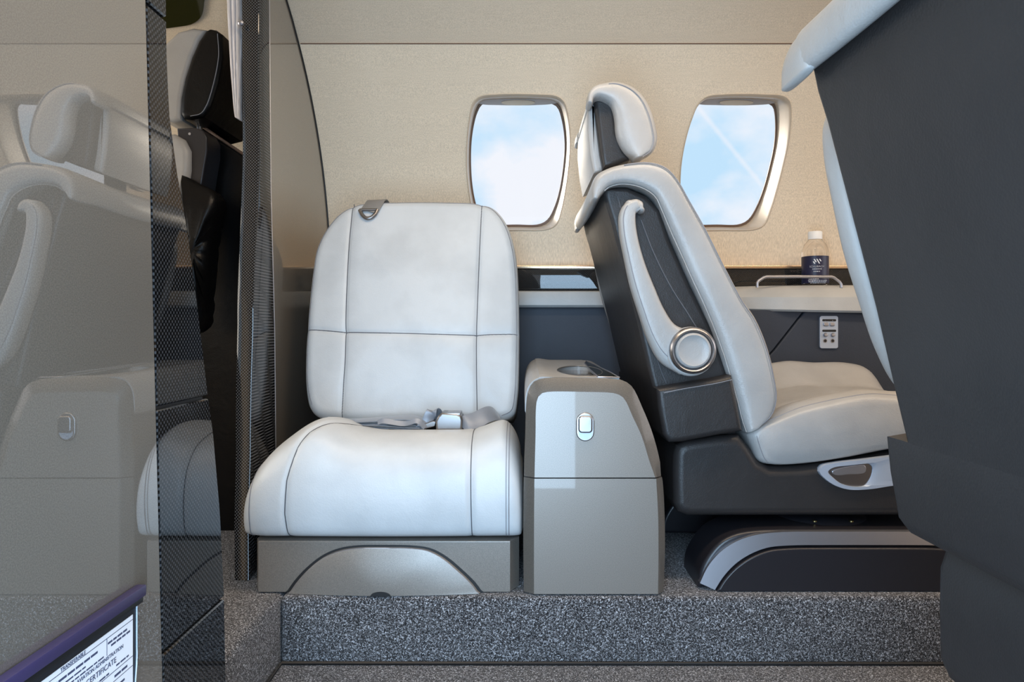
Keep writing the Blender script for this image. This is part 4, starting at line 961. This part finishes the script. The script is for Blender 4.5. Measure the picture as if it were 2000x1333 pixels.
# ------------------------------------------------------------------ second cabin seat: mirrored across the aisle, nearest the camera
def copy_tree(o, parent=None):
    c = o.copy(); C.objects.link(c)
    if parent is not None: c.parent = parent
    for ch in list(o.children): copy_tree(ch, c)
    return c
c2 = copy_tree(cs)
c2.scale = (1, -1, 1); c2.location = (cs.location.x + 0.13, 1.905 - cs.location.y, cs.location.z)
c2['label'] = 'charcoal leather seat back filling the right edge, nearest the camera'
del c2['group']; del cs['group']

# ------------------------------------------------------------------ cockpit seen past the partitions
pst = thing('cockpit_seat', 'black and grey leather cockpit seat with headrest seen through the doorway', 'seat', (-0.78, 1.65, -0.48))
YK_ = 1.50
ph = prism('headrest', px(YK_, [(400, 58), (408, 54), (420, 56), (431, 64), (433, 110), (424, 160), (410, 205), (396, 226), (372, 232), (357, 231), (350, 222), (351, 190), (359, 150), (372, 110), (386, 78)]), 'y', YK_, 1.72, M['black'], pst, bev=0.012, seg=4)
prism('headrest_pad', px(YK_ + .005, [(402, 56), (375, 52), (345, 60), (318, 85), (300, 130), (300, 225), (335, 238), (352, 234), (354, 190), (362, 150), (375, 108), (388, 78)]), 'y', YK_ + 0.006, 1.72, M['light2'], ph, bev=0.012, seg=4)
tube('edge_stitching', [(p[0], YK_ - 0.0005, p[1]) for p in px(YK_, [(425, 66), (427, 110), (418, 160), (404, 205), (392, 222), (372, 227)])], 0.0009, M['dseam'], ph, n=5, res=40)
for u in (386, 391): tube('headrest_post', [(X_(u, 1.56), 1.56, Z_(v, 1.56)) for v in (235, 270)], 0.003, M['chrome'], ph, n=8)
bkt = prism('bracket', px(1.49, [(345, 250), (380, 249), (396, 254), (404, 268), (404, 295), (396, 345), (392, 370), (355, 370)]), 'y', 1.49, 1.56, M['plastic'], pst, bev=0.004, seg=3)
for v in (262, 317): lathe('screw', [(0.003, 0), (0.003, -0.002), (0.0005, -0.002)], (X_(371, 1.49), 1.49, Z_(v, 1.49)), M['silver'], bkt, 'y', 10)
prism('backrest', px(1.47, [(290, 262), (335, 258), (355, 270), (366, 292), (366, 330), (356, 400), (345, 460), (330, 520), (290, 560)]), 'y', 1.475, 1.72, M['light2'], pst, bev=0.015, seg=4)
prism('back_shell', px(1.575, [(392, 246), (430, 272), (500, 316), (500, 1100), (300, 1115), (340, 600), (380, 400)]), 'y', 1.575, 1.80, M['black'], pst, bev=0.01)
tube('shell_edge', [(X_(u, 1.573), 1.573, Z_(v, 1.573)) for u, v in ((394, 246), (430, 271), (500, 318))], 0.0035, M['brown'], pst, n=6)
# soft black pouch
pr = []
po = px(1.46, [(357, 343), (375, 352), (425, 384), (420, 430), (412, 480), (404, 560), (395, 640), (372, 650), (366, 560), (362, 480), (356, 420)])
PO = resample(po, 60, True); pcn = PO.mean(0)
pr = [[(pcn[0] + (p[0] - pcn[0]) * s, y + 0.004 * math.sin(p[1] * 160 + p[0] * 90), pcn[1] + (p[1] - pcn[1]) * s) for p in PO] for s, y in ((0.2, 1.438), (0.6, 1.440), (0.9, 1.449), (1, 1.46), (1, 1.50))]
loft('storage_pouch', pr, M['black'], pst, ang=60)
# cockpit side window glass and hanging cloth
gz = [hit(u, v, -0.004) for u, v in ((250, -60), (397, -60), (398, 10), (394, 30), (380, 44), (360, 50), (250, 50))]
GZ = resample(gz, 60, True)
cw = loft('window_3', [[outw(p, e) for p in GZ] for e in (-0.002, 0.003)], M['olive']); struct(cw)
cur = thing('curtain', 'bunched white cloth curtain tied beside the carbon fibre divider edge', 'curtain', (-0.63, 1.42, 0.4))
cr = []
for k_ in range(30):
    z = 0.74 - k_ * (0.74 - 0.44) / 29; f = k_ / 29; w = 0.026 * (1 - f) ** 0.8 + 0.003; row = []
    for j in range(25):
        t = j / 24; row.append((-0.598 - w * (1 - t), 1.40 + 0.010 * math.sin(t * 20 + f * 3) + 0.012 * t, z))
    for j in range(24, -1, -1):
        t = j / 24; row.append((-0.598 - w * (1 - t), 1.403 + 0.010 * math.sin(t * 20 + f * 3) + 0.012 * t, z))
    cr.append(row)
cloth = loft('cloth', cr, M['cloth'], cur, ang=60)
lathe('tie_button', [(0.006, 0), (0.006, -0.004), (0.003, -0.007), (0.0005, -0.007)], (X_(469, 1.385), 1.390, Z_(43, 1.385)), M['silver'], cur, 'y', 16)
